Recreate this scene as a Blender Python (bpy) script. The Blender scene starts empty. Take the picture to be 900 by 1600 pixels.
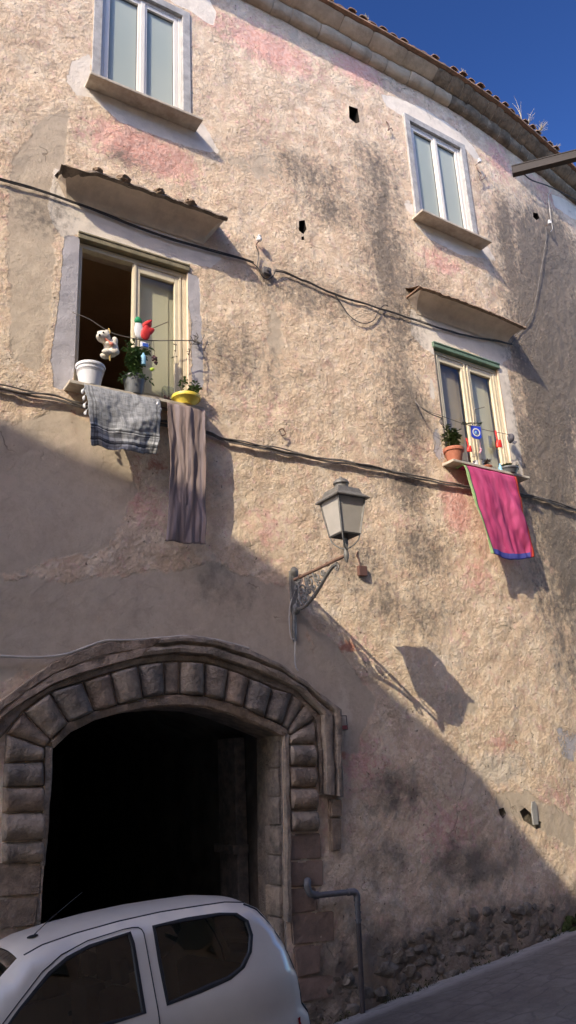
import bpy, bmesh, math, random
import numpy as np
from mathutils import Vector, Matrix, noise, geometry
random.seed(7)
rnd = random.random
def U(a, b): return a + (b - a) * random.random()
scene = bpy.context.scene
COL = scene.collection

# ------------------------------------------------------------------ survey
# X runs along the facade, Y into the house, Z up; origin = camera foot on the facade plane.
FOC, CX, CY, DIST = 1202.0, 450.0, 800.0, 7.4
ROT = np.array([[0.85424243, -0.12085722, -0.50563168],
                [0.51762923, 0.28803353, 0.80566535],
                [-0.0482684, 0.94996327, -0.30860969]])
ROT[1] = -np.array([-0.51762923, -0.28803353, -0.80566535])
ROT[1] = np.array([-0.51762923, -0.28803353, -0.80566535])
def ray(px, py): return ROT @ np.array([px - CX, CY - py, -FOC])
BEND0, BEND1 = 7.4, 10.4
TB = math.tan(math.radians(10)); KB = TB / (BEND1 - BEND0)
def wall_y(u):
    if u < BEND0: return 0.0
    if u < BEND1: return KB * (u - BEND0) ** 2 / 2
    return KB * (BEND1 - BEND0) ** 2 / 2 + TB * (u - BEND1)
def wall_y_np(u):
    return np.where(u < BEND0, 0, np.where(u < BEND1, KB * (u - BEND0) ** 2 / 2,
                    KB * (BEND1 - BEND0) ** 2 / 2 + TB * (u - BEND1)))
def wall_ang(u): return math.atan(KB * (min(max(u, BEND0), BEND1) - BEND0))
def P(px, py, off=0.0):
    """surveyed point on the facade (or 'off' metres in front of it)"""
    d = ray(px, py); y = 0.0
    for _ in range(40):
        t = (DIST + y - off) / d[1]; y = .5 * y + .5 * wall_y(d[0] * t)
    return Vector((d[0] * t, y - off, d[2] * t))
def uz(px, py):
    p = P(px, py); return (p.x, p.z)
def pl(pts, off=0.0): return [P(a, b, off) for a, b in pts]
def F(u, z, off=0.0): return Vector((u, wall_y(u) - off, z))
def frame_at(u, z):
    return Matrix.Translation(F(u, z)) @ Matrix.Rotation(wall_ang(u), 4, 'Z')

def ground_z(u, y):
    t = max(-y, 0.0)
    lift = .22 * min(t, .8) + .1 * max(0, t - .8) * 1.0
    uu = min(max(u, -30), 40)
    return -2.455 + .089 * (uu - 5.22) + min(lift, .9)

# ------------------------------------------------------------------ nodes
class N:
    def __init__(s, m):
        m.use_nodes = True; s.t = m.node_tree; s.t.nodes.clear(); s.m = m
    def add(s, typ, **kw):
        n = s.t.nodes.new(typ)
        for k, v in kw.items():
            if k.startswith('i_'):
                n.inputs[k[2:].replace('_', ' ')].default_value = v
            else: setattr(n, k, v)
        return n
    def link(s, a, b): s.t.links.new(a, b)
    def val(s, x, sock):
        if isinstance(x, (int, float)): sock.default_value = x
        elif isinstance(x, (tuple, list)):
            sock.default_value = tuple(x) + ((1,) if len(x) == 3 and sock.type == 'RGBA' else ())
        else: s.link(x, sock)
    def math(s, op, a, b=0.0, clamp=False):
        n = s.add('ShaderNodeMath', operation=op, use_clamp=clamp)
        s.val(a, n.inputs[0]); s.val(b, n.inputs[1]); return n.outputs[0]
    def mix(s, f, a, b, blend='MIX'):
        n = s.add('ShaderNodeMix', data_type='RGBA', blend_type=blend)
        s.val(f, n.inputs[0]); s.val(a, n.inputs[6]); s.val(b, n.inputs[7]); return n.outputs[2]
    def step(s, x, lo, hi):
        n = s.add('ShaderNodeMapRange', interpolation_type='SMOOTHSTEP')
        s.val(x, n.inputs[0]); n.inputs[1].default_value = lo; n.inputs[2].default_value = hi
        return n.outputs[0]
    def noise(s, vec, scale, detail=6, rough=.6, dist=0.0):
        n = s.add('ShaderNodeTexNoise'); s.link(vec, n.inputs['Vector'])
        n.inputs['Scale'].default_value = scale; n.inputs['Detail'].default_value = detail
        n.inputs['Roughness'].default_value = rough; n.inputs['Distortion'].default_value = dist
        return n.outputs[0]
    def voro(s, vec, scale, feature='F1', rand=1.0):
        n = s.add('ShaderNodeTexVoronoi', feature=feature); s.link(vec, n.inputs['Vector'])
        n.inputs['Scale'].default_value = scale; n.inputs['Randomness'].default_value = rand
        return n.outputs[0]
    def pos(s): return s.add('ShaderNodeNewGeometry').outputs['Position']
    def obj(s): return s.add('ShaderNodeTexCoord').outputs['Object']
    def scaled(s, vec, sc):
        n = s.add('ShaderNodeMapping'); s.link(vec, n.inputs[0]); n.inputs['Scale'].default_value = sc
        return n.outputs[0]
    def bump(s, h, strength=.5, dist=.01, nrm=None):
        n = s.add('ShaderNodeBump'); s.val(h, n.inputs['Height'])
        n.inputs['Strength'].default_value = strength; n.inputs['Distance'].default_value = dist
        if nrm is not None: s.link(nrm, n.inputs['Normal'])
        return n.outputs[0]
    def out(s, col, rough=.8, nrm=None, **kw):
        b = s.add('ShaderNodeBsdfPrincipled')
        s.val(col, b.inputs['Base Color']); s.val(rough, b.inputs['Roughness'])
        if nrm is not None: s.link(nrm, b.inputs['Normal'])
        for k, v in kw.items(): s.val(v, b.inputs[k.replace('_', ' ')])
        o = s.add('ShaderNodeOutputMaterial'); s.link(b.outputs[0], o.inputs[0]); return b

MATS = {}
def simple(name, c1, c2=None, rough=.7, scale=8, bump=.3, bdist=.004, stretch=(1, 1, 1), lo=.35, hi=.65, dirt=0, **kw):
    m = bpy.data.materials.new(name); n = N(m); v = n.scaled(n.pos(), stretch)
    c2 = c2 or tuple(x * .7 for x in c1)
    a = n.noise(v, scale, 8, .65)
    col = n.mix(n.step(a, lo, hi), c1, c2)
    if dirt:
        d = n.noise(v, scale * .37 + 1.3, 9, .7)
        col = n.mix(n.math('MULTIPLY', n.step(d, .45, .75), dirt), col, (.06, .05, .04))
    nr = n.bump(n.noise(v, scale * 4, 6, .6), bump, bdist) if bump else None
    if rough >= .88: kw.setdefault('Specular_IOR_Level', .12)
    n.out(col, rough, nr, **kw); MATS[name] = m; return m

# wall ---------------------------------------------------------------
def wall_material():
    m = bpy.data.materials.new('old_plaster'); n = N(m); v = n.pos()
    A = n.add('ShaderNodeVertexColor', layer_name='maskA').outputs[0]
    B = n.add('ShaderNodeVertexColor', layer_name='maskB').outputs[0]
    C = n.add('ShaderNodeVertexColor', layer_name='maskC').outputs[0]
    def sep(x):
        q = n.add('ShaderNodeSeparateColor'); n.link(x, q.inputs[0]); return q.outputs
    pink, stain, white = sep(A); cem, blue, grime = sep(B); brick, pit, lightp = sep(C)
    n1 = n.noise(v, .8, 8, .6); n2 = n.noise(v, 3.2, 10, .68); n3 = n.noise(v, 12, 8, .62)
    n4 = n.noise(v, 42, 6, .6); n5 = n.noise(v, 7.5, 10, .72, .15)
    col = n.mix(n.step(n2, .36, .64), (.735, .54, .37), (.86, .685, .485))
    col = n.mix(n.math('MULTIPLY', n.step(n5, .47, .66), .55), col, (.53, .37, .265))
    mp = n.add('ShaderNodeMapping'); n.link(v, mp.inputs[0]); mp.inputs['Rotation'].default_value = (0, math.radians(38), 0)
    mp2 = n.scaled(mp.outputs[0], (1.6, 1, 9)); stk = n.noise(mp2, 1.6, 8, .68)
    col = n.mix(n.math('MULTIPLY', n.step(stk, .45, .68), .36), col, (.45, .32, .23))
    # pale scuffed specks where the finish coat has worn
    sp = n.step(n.math('ADD', n3, n.math('MULTIPLY', n2, .45)), .72, .86)
    col = n.mix(n.math('MULTIPLY', sp, .6), col, (.86, .72, .57))
    gr = n.noise(v, 34, 7, .72)
    col = n.mix(n.math('MULTIPLY', n.step(gr, .53, .66), .24), col, (.33, .235, .165))
    col = n.mix(n.math('MULTIPLY', n.step(gr, .47, .34), .35), col, (.92, .78, .60))
    # residual pink limewash
    pm = n.math('ADD', pink, n.math('ADD', n.math('MULTIPLY', n.math('SUBTRACT', n5, .5), 1.5), n.math('MULTIPLY', n.math('SUBTRACT', n3, .5), 1.5)))
    pm = n.step(pm, .30, .72)
    pcol = n.mix(n.step(n3, .4, .6), (.71, .34, .28), (.78, .47, .39))
    col = n.mix(n.math('MULTIPLY', pm, .85), col, pcol)
    # small pink flecks everywhere
    fl = n.step(n.noise(v, 5.0, 10, .75, .6), .54, .66)
    col = n.mix(n.math('MULTIPLY', fl, .5), col, (.72, .42, .33))
    bm = n.step(n.math('ADD', brick, n.math('MULTIPLY', n.math('SUBTRACT', n5, .5), 1.6)), .45, .7)
    col = n.mix(bm, col, n.mix(n3, (.50, .19, .12), (.62, .30, .20)))
    # cement render
    cm = n.step(n.math('ADD', cem, n.math('MULTIPLY', n.math('SUBTRACT', n2, .5), 1.1)), .42, .58)
    ccol = n.mix(n.step(n5, .35, .65), (.50, .40, .30), (.60, .495, .37))
    col = n.mix(n.math('MULTIPLY', cm, .88), col, ccol)
    # pale fresh plaster
    wm = n.step(n.math('ADD', white, n.math('MULTIPLY', n.math('SUBTRACT', n5, .5), .7)), .47, .53)
    wcol = n.mix(n.step(n2, .3, .7), (.86, .755, .625), (.76, .66, .55))
    col = n.mix(wm, col, wcol)
    lm = n.step(n.math('ADD', lightp, n.math('MULTIPLY', n.math('SUBTRACT', n5, .5), 1.2)), .4, .7)  # pale patches, including bounced light painted in beside the arch
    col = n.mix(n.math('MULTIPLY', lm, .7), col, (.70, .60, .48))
    # lilac-grey painted borders
    um = n.step(n.math('ADD', blue, n.math('MULTIPLY', n.math('SUBTRACT', n5, .5), .9)), .45, .56)
    col = n.mix(n.math('MULTIPLY', um, .92), col, n.mix(n3, (.40, .38, .40), (.50, .475, .49)))
    # black biological staining, in vertical runs and specks
    vs = n.scaled(v, (1, 1, .28)); s1 = n.noise(vs, 4.2, 9, .7, .3)
    sf = n.math('ADD', n.math('MULTIPLY', n.math('SUBTRACT', n3, .5), 1.9), n.math('MULTIPLY', n.math('SUBTRACT', s1, .5), 1.2))
    sm = n.step(n.math('ADD', n.math('MULTIPLY', stain, 1.1), sf), .1, .85)
    sm = n.math('MULTIPLY', sm, n.step(stain, .02, .25))
    col = n.mix(n.math('MULTIPLY', sm, .86), col, n.mix(n4, (.12, .10, .085), (.23, .20, .165)))
    col = n.mix(n.math('MULTIPLY', n.math('MULTIPLY', stain, n.step(n2, .25, .6)), .42), col, (.22, .18, .145))
    gs = n.step(n.math('ADD', n1, n.math('MULTIPLY', n.math('SUBTRACT', s1, .5), 1.0)), .5, .85)
    col = n.mix(n.math('MULTIPLY', gs, .30), col, (.33, .265, .205))
    gm = n.step(n.math('ADD', grime, n.math('MULTIPLY', n.math('SUBTRACT', n2, .5), 1.5)), .3, .85)
    col = n.mix(n.math('MULTIPLY', gm, .78), col, n.mix(n5, (.085, .07, .05), (.20, .165, .13)))
    # pits and hairline cracks
    vo = n.voro(n.scaled(v, (1, 1, 1)), 16)
    pitn = n.noise(v, 20, 4, .55)
    pits = n.math('MULTIPLY', n.math('MULTIPLY', n.step(pitn, .65, .69), n.step(n2, .44, .54)), n.math('SUBTRACT', 1.0, n.math('MULTIPLY', n.math('MAXIMUM', cm, n.math('MAXIMUM', um, wm)), .85)))
    col = n.mix(n.math('MULTIPLY', pits, .7), col, (.16, .10, .07))
    wv = n.add('ShaderNodeVectorMath', operation='ADD'); n.link(v, wv.inputs[0])
    nn = n.add('ShaderNodeTexNoise'); n.link(v, nn.inputs['Vector']); nn.inputs['Scale'].default_value = 3; nn.inputs['Detail'].default_value = 6
    ms = n.add('ShaderNodeVectorMath', operation='SCALE'); n.link(nn.outputs[1], ms.inputs[0]); ms.inputs['Scale'].default_value = .55
    n.link(ms.outputs[0], wv.inputs[1])
    cr = n.voro(wv.outputs[0], 1.15, 'DISTANCE_TO_EDGE')
    crack = n.math('MULTIPLY', n.math('SUBTRACT', 1.0, n.step(cr, .0, .008)), n.step(n1, .54, .64))
    col = n.mix(n.math('MULTIPLY', crack, .5), col, (.14, .10, .075))
    flk = n.step(n.noise(v, 4.2, 9, .66), .475, .515); flk2 = n.step(n.noise(v, 8.5, 8, .68), .52, .56)
    wq = n.add('ShaderNodeVectorMath', operation='ADD'); n.link(v, wq.inputs[0]); wn = n.add('ShaderNodeTexNoise'); n.link(v, wn.inputs['Vector']); wn.inputs['Scale'].default_value = 9; wn.inputs['Detail'].default_value = 4
    wsc = n.add('ShaderNodeVectorMath', operation='SCALE'); n.link(wn.outputs[1], wsc.inputs[0]); wsc.inputs['Scale'].default_value = .12; n.link(wsc.outputs[0], wq.inputs[1])
    grit = n.step(n.voro(wq.outputs[0], 19), .15, .62)
    # relief
    smooth = n.math('SUBTRACT', 1.0, n.math('MULTIPLY', n.math('MAXIMUM', n.math('MAXIMUM', cm, wm), um), .72))
    h = n.math('ADD', n.math('MULTIPLY', n3, .75), n.math('MULTIPLY', n.noise(v, 26, 7, .7), .85))
    h = n.math('ADD', h, n.math('MULTIPLY', stk, .4)); h = n.math('SUBTRACT', h, n.math('MULTIPLY', grit, .16))
    h = n.math('ADD', h, n.math('ADD', n.math('MULTIPLY', flk, .28), n.math('MULTIPLY', flk2, .22)))
    h = n.math('MULTIPLY', h, n.math('ADD', .45, n.math('MULTIPLY', n.step(n.noise(v, 1.7, 6, .6), .38, .62), .7)))
    h = n.math('MULTIPLY', h, smooth)
    h = n.math('SUBTRACT', h, n.math('MULTIPLY', pits, .9))
    h = n.math('SUBTRACT', h, n.math('MULTIPLY', crack, .6))
    h = n.math('ADD', h, n.math('MULTIPLY', wm, .35)); h = n.math('ADD', h, n.math('MULTIPLY', cm, .3))
    nb = n.bump(h, 1.0, .016)
    n.out(col, .93, nb, Specular_IOR_Level=.15)
    return m
MATS['wall'] = wall_material()

simple('stone', (.42, .325, .24), (.25, .20, .155), .95, 7, 1, .03, dirt=.55)
simple('stone_dark', (.31, .25, .195), (.18, .152, .128), .95, 8, 1, .03, dirt=.55)
simple('stone_warm', (.42, .305, .215), (.25, .185, .135), .95, 7, 1, .03, dirt=.5)
simple('block', (.34, .23, .17), (.23, .16, .118), .92, 4, .8, .02, dirt=.4)
simple('cornice', (.66, .53, .385), (.50, .39, .28), .92, 3.5, .8, .015, dirt=.35)
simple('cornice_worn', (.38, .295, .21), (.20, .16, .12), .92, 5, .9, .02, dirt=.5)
simple('tile', (.33, .19, .125), (.22, .15, .105), .9, 9, .6, .008, dirt=.5)
simple('tile_lichen', (.36, .26, .18), (.22, .155, .11), .95, 14, .8, .01, dirt=.4)
simple('hood', (.80, .66, .51), (.68, .55, .42), .92, 4, .45, .012, dirt=.25)
simple('hood_edge', (.33, .27, .21), (.17, .14, .115), .95, 9, .9, .02, dirt=.4)
simple('marble', (.60, .53, .42), (.44, .36, .265), .6, 7, .2, .003, dirt=.25)
simple('trim_grey', (.48, .455, .43), (.36, .345, .33), .8, 11, .6, .006, dirt=.45)
simple('pvc', (.80, .74, .645), (.77, .705, .61), .4, 4, 0)
simple('cream_paint', (.74, .645, .46), (.66, .56, .39), .55, 5, .15, .002, dirt=.12)
simple('green_paint', (.17, .26, .17), (.12, .18, .12), .6, 9, .2, .002, dirt=.25)
simple('ochre_metal', (.30, .25, .15), (.20, .17, .10), .6, 12, .2, .002, dirt=.3)
simple('room', (.66, .53, .42), (.6, .48, .38), .9, 2, 0)
simple('room_ceiling', (.70, .46, .26), (.62, .40, .22), .9, 2, 0)
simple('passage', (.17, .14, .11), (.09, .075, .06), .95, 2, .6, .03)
simple('cast_iron', (.22, .205, .185), (.15, .14, .128), .55, 18, .3, .002, dirt=.2, Metallic=.25)
simple('rusty_iron', (.22, .125, .085), (.14, .08, .06), .75, 16, .4, .003, dirt=.3)
simple('lamp_glass', (.50, .455, .40), (.44, .40, .35), .25, 3, 0, Transmission_Weight=0.0)
simple('cable_black', (.055, .048, .043), (.035, .03, .028), .65, 10, 0)
simple('cable_grey', (.20, .175, .15), (.11, .095, .085), .7, 10, 0)
simple('cable_white', (.62, .58, .52), (.5, .46, .42), .6, 10, 0)
simple('conduit', (.62, .55, .46), (.5, .44, .37), .6, 8, 0)
simple('plastic_white', (.75, .74, .75), (.68, .67, .68), .5, 6, 0, dirt=.06)
simple('plastic_grey', (.145, .15, .155), (.11, .115, .12), .45, 6, 0)
simple('plastic_yellow', (.86, .68, .10), (.80, .60, .08), .45, 6, 0)
simple('terracotta', (.47, .17, .095), (.38, .13, .07), .8, 9, .2, .003)
simple('soil', (.07, .05, .035), (.04, .03, .022), 1, 25, .8, .01)
simple('leaf', (.065, .115, .03), (.13, .17, .055), .6, 30, 0)
simple('leaf_pale', (.14, .22, .07), (.085, .15, .05), .6, 30, 0)
simple('leaf_dark', (.075, .115, .035), (.14, .17, .06), .55, 30, 0)
simple('leaf_red', (.16, .07, .05), (.09, .06, .04), .6, 30, 0)
simple('twig', (.23, .19, .14), (.15, .12, .09), .9, 20, 0)
simple('dry_grass', (.52, .44, .30), (.38, .31, .2), .9, 20, 0)
simple('moss', (.035, .05, .014), (.06, .07, .025), 1, 25, .8, .01)
simple('plush', (.74, .68, .58), (.66, .59, .49), .95, 60, .5, .003)
simple('ribbon', (.62, .20, .13), (.5, .15, .10), .8, 20, 0)
simple('black_bead', (.012, .012, .012), (.01, .01, .01), .25, 5, 0)
simple('string_gold', (.58, .40, .13), (.48, .32, .1), .8, 20, 0)
simple('red_cloth', (.62, .03, .025), (.45, .02, .02), .6, 20, .2, .003)
simple('green_cloth', (.02, .32, .12), (.02, .25, .1), .7, 20, 0)
simple('white_cloth', (.78, .77, .76), (.7, .69, .7), .8, 20, .2, .003)
simple('lime_plastic', (.45, .62, .05), (.4, .55, .05), .5, 20, 0)
simple('purple_fruit', (.09, .025, .035), (.05, .015, .02), .4, 20, 0)
simple('blue_plastic', (.05, .14, .55), (.04, .1, .45), .5, 20, 0)
simple('sky_plastic', (.28, .55, .72), (.24, .48, .65), .5, 20, 0)
simple('pennant_blue', (.015, .05, .50), (.012, .04, .42), .7, 10, 0)
simple('pennant_gold', (.62, .52, .28), (.55, .46, .22), .6, 10, 0)
simple('red_plastic', (.75, .035, .02), (.65, .03, .02), .4, 10, 0)
simple('pink_plastic', (.70, .33, .38), (.6, .28, .32), .5, 10, 0)
simple('grey_cloth', (.14, .13, .145), (.10, .095, .105), .9, 20, .3, .003)
simple('jar_dark', (.10, .08, .07), (.07, .055, .05), .25, 10, 0)
simple('pipe', (.145, .135, .135), (.10, .095, .095), .55, 8, .15, .003, dirt=.3)
simple('pipe_iron', (.065, .05, .045), (.045, .035, .032), .7, 14, .4, .004, dirt=.2)
simple('beam', (.045, .032, .028), (.03, .022, .02), .7, 3, .3, .004, stretch=(1, 1, 6))
simple('brown_box', (.155, .075, .055), (.13, .065, .05), .6, 8, 0)
simple('rubble', (.27, .225, .17), (.14, .118, .092), .95, 7, 1, .02, dirt=.55)
simple('rubber', (.02, .02, .02), (.015, .015, .015), .6, 10, 0)
simple('tyre', (.025, .025, .025), (.02, .02, .02), .85, 10, 0)
simple('rim', (.35, .35, .36), (.3, .3, .31), .4, 10, 0, Metallic=.7)
simple('seat_fabric', (.05, .05, .055), (.035, .035, .04), .95, 30, 0)
simple('tail_red', (.35, .01, .01), (.3, .01, .01), .2, 10, 0)
simple('headlamp', (.6, .6, .6), (.5, .5, .5), .15, 10, 0)
simple('sticker_red', (.45, .12, .10), (.4, .1, .09), .8, 10, 0)
simple('sticker_grey', (.13, .10, .085), (.1, .08, .07), .8, 10, 0)
simple('opposite', (.52, .42, .32), (.46, .37, .28), .95, 1.5, .4, .02, dirt=.2)
simple('opp_shutter', (.10, .12, .10), (.07, .09, .07), .7, 5, 0)
simple('putlog', (.035, .028, .022), (.02, .016, .013), 1, 6, 0)
simple('hatch', (.33, .315, .29), (.27, .255, .235), .7, 6, .2, .003)

def mat_car():
    m = bpy.data.materials.new('car_paint'); n = N(m); v = n.pos()
    d = n.noise(v, 3, 8, .6)
    col = n.mix(n.step(d, .3, .7), (.77, .69, .575), (.71, .635, .53))
    n.out(col, n.math('ADD', .3, n.math('MULTIPLY', d, .15)), None, Coat_Weight=.5, Coat_Roughness=.1)
    MATS['car_paint'] = m
mat_car()
def mat_glass(name, tint, base_rough=.03, transp=.5, refl=(1, 1, 1)):
    m = bpy.data.materials.new(name); n = N(m)
    t = n.add('ShaderNodeBsdfTransparent'); t.inputs[0].default_value = (*tint, 1)
    g = n.add('ShaderNodeBsdfGlossy'); g.inputs['Roughness'].default_value = base_rough; g.inputs[0].default_value = (*refl, 1)
    fr = n.add('ShaderNodeLayerWeight'); fr.inputs[0].default_value = .5
    k = n.math('ADD', n.math('MULTIPLY', n.math('POWER', fr.outputs[1], 4.5), .9), .035 + transp, True)
    mx = n.add('ShaderNodeMixShader'); n.link(k, mx.inputs[0]); n.link(t.outputs[0], mx.inputs[1]); n.link(g.outputs[0], mx.inputs[2])
    o = n.add('ShaderNodeOutputMaterial'); n.link(mx.outputs[0], o.inputs[0]); m.use_transparent_shadow = True; MATS[name] = m
mat_glass('car_glass', (.25, .25, .24), .02, .05)
mat_glass('window_glass', (.975, .985, .965), .02, -.012)
mat_glass('clear_glass', (.85, .88, .86), .05, .03)
def mat_pane(name, c1, c2, rough=.12, spec=.5):
    m = bpy.data.materials.new(name); n = N(m); v = n.pos()
    a = n.noise(n.scaled(v, (1, 1, .5)), 1.4, 3, .5)
    n.out(n.mix(n.step(a, .3, .7), c1, c2), rough, None, Specular_IOR_Level=spec, Coat_Weight=.12, Coat_Roughness=.05)
    MATS[name] = m
mat_pane('pane_pale', (.385, .43, .385), (.43, .465, .41), .2, .2)
mat_pane('pane_cream', (.72, .66, .48), (.62, .57, .43), .5, .2)
mat_pane('pane_brown', (.42, .345, .25), (.32, .265, .20), .5, .2)

def uvmat(name, fn, rough=.95, bump=None):
    m = bpy.data.materials.new(name); n = N(m)
    uv = n.add('ShaderNodeUVMap', uv_map='UVMap').outputs[0]
    sx = n.add('ShaderNodeSeparateXYZ'); n.link(uv, sx.inputs[0])
    col, h = fn(n, uv, sx.outputs[0], sx.outputs[1])
    nr = n.bump(h, .4, .003) if h is not None else None
    n.out(col, rough, nr, Specular_IOR_Level=.1); MATS[name] = m
def band(n, x, c, w):
    return n.math('LESS_THAN', n.math('ABSOLUTE', n.math('SUBTRACT', x, c)), w)
def kef(n, uv, x, y):
    a = n.noise(n.scaled(uv, (90, 5, 1)), 1, 4, .6); b = n.noise(n.scaled(uv, (5, 110, 1)), 1, 4, .6)
    w = n.noise(uv, 60, 3, .7)
    col = n.mix(n.step(n.math('ADD', n.math('MULTIPLY', a, .5), n.math('MULTIPLY', b, .5)), .38, .6), (.19, .19, .195), (.37, .37, .375))
    col = n.mix(n.math('MULTIPLY', n.step(w, .55, .7), .5), col, (.5, .5, .5))
    # side borders and woven bands near the hem
    for c, wd, k in ((.735, .012, .85), (.765, .008, .7), (.91, .014, .8), (.885, .008, .6)):
        col = n.mix(n.math('MULTIPLY', band(n, y, c, wd), k), col, (.045, .045, .05))
    for c, wd in ((.75, .008), (.70, .008), (.93, .01), (.85, .02)):
        col = n.mix(n.math('MULTIPLY', band(n, y, c, wd), .6), col, (.66, .66, .66))
    chk = n.math('MULTIPLY', n.math('GREATER_THAN', n.math('FRACT', n.math('MULTIPLY', x, 11)), .78), n.math('GREATER_THAN', y, .7))
    col = n.mix(n.math('MULTIPLY', chk, .3), col, (.08, .08, .085))
    side = n.math('ADD', band(n, x, .06, .012), n.math('ADD', band(n, x, .10, .008), band(n, x, .94, .012)), True)
    col = n.mix(n.math('MULTIPLY', side, .6), col, (.09, .09, .09))
    return col, n.math('ADD', a, b)
uvmat('keffiyeh', kef)
def brown(n, uv, x, y):
    a = n.noise(n.scaled(uv, (14, 1.2, 1)), 1, 5, .6); w = n.noise(uv, 160, 2, .6)
    col = n.mix(n.step(a, .35, .65), (.25, .185, .165), (.31, .245, .23))
    col = n.mix(n.math('MULTIPLY', n.step(n.noise(n.scaled(uv, (6, .8, 1)), 1, 2, .5), .5, .62), .5), col, (.31, .265, .29))
    return n.mix(n.math('MULTIPLY', w, .25), col, (.1, .07, .06)), w
uvmat('brown_cloth', brown)
def pinkc(n, uv, x, y):
    w = n.noise(uv, 150, 2, .6); a = n.noise(n.scaled(uv, (7, 1.5, 1)), 1, 4, .6)
    col = n.mix(n.step(a, .3, .7), (.48, .055, .16), (.57, .105, .235))
    spots = n.step(n.voro(uv, 7), .10, .05)
    col = n.mix(n.math('MULTIPLY', n.math('MULTIPLY', n.math('SUBTRACT', 1, n.step(n.voro(uv, 7), .05, .13)), n.math('GREATER_THAN', y, .55)), .3), col, (.62, .22, .32))
    col = n.mix(n.math('GREATER_THAN', y, .94), col, (.085, .095, .36))
    col = n.mix(n.math('LESS_THAN', x, .042), col, (.36, .50, .22))
    col = n.mix(band(n, x, .05, .008), col, (.06, .08, .08))
    col = n.mix(n.math('GREATER_THAN', x, .965), col, (.58, .085, .05))
    col = n.mix(band(n, x, .957, .007), col, (.30, .02, .06))
    return col, w
uvmat('pink_cloth', pinkc)

def mat_ground():
    m = bpy.data.materials.new('street'); n = N(m); v = n.pos()
    A = n.add('ShaderNodeVertexColor', layer_name='apron').outputs[0]
    n1 = n.noise(v, 2.2, 9, .7); n2 = n.noise(v, 9, 8, .7); n3 = n.noise(v, 45, 5, .6)
    w = n.add('ShaderNodeVectorMath', operation='ADD'); n.link(n.scaled(v, (1, 1.6, 0)), w.inputs[0])
    nn = n.add('ShaderNodeTexNoise'); n.link(v, nn.inputs['Vector']); nn.inputs['Scale'].default_value = 5
    sc = n.add('ShaderNodeVectorMath', operation='SCALE'); n.link(nn.outputs[1], sc.inputs[0]); sc.inputs['Scale'].default_value = .1
    n.link(sc.outputs[0], w.inputs[1])
    joint = n.step(n.voro(w.outputs[0], 3.0, 'DISTANCE_TO_EDGE', .55), .0, .09)
    base = n.mix(n.step(n1, .35, .65), (.135, .12, .10), (.19, .172, .148))
    base = n.mix(n.math('MULTIPLY', n.step(n2, .45, .65), .5), base, (.11, .10, .09))
    base = n.mix(n.math('MULTIPLY', n.math('SUBTRACT', 1, joint), n.math('MULTIPLY', n.step(n1, .4, .6), .3)), base, (.03, .027, .024))
    ap = n.step(n.math('ADD', A, n.math('MULTIPLY', n.math('SUBTRACT', n2, .5), .8)), .3, .75)
    con = n.mix(n.step(n2, .35, .7), (.37, .34, .295), (.25, .23, .20))
    col = n.mix(ap, base, con)
    h = n.math('ADD', n.math('MULTIPLY', joint, n.math('SUBTRACT', .4, n.math('MULTIPLY', ap, .38))), n.math('ADD', n.math('MULTIPLY', n2, .6), n.math('MULTIPLY', n3, .4)))
    n.out(col, .9, n.bump(h, .9, .02), Specular_IOR_Level=.25); MATS['street'] = m
mat_ground()

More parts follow.
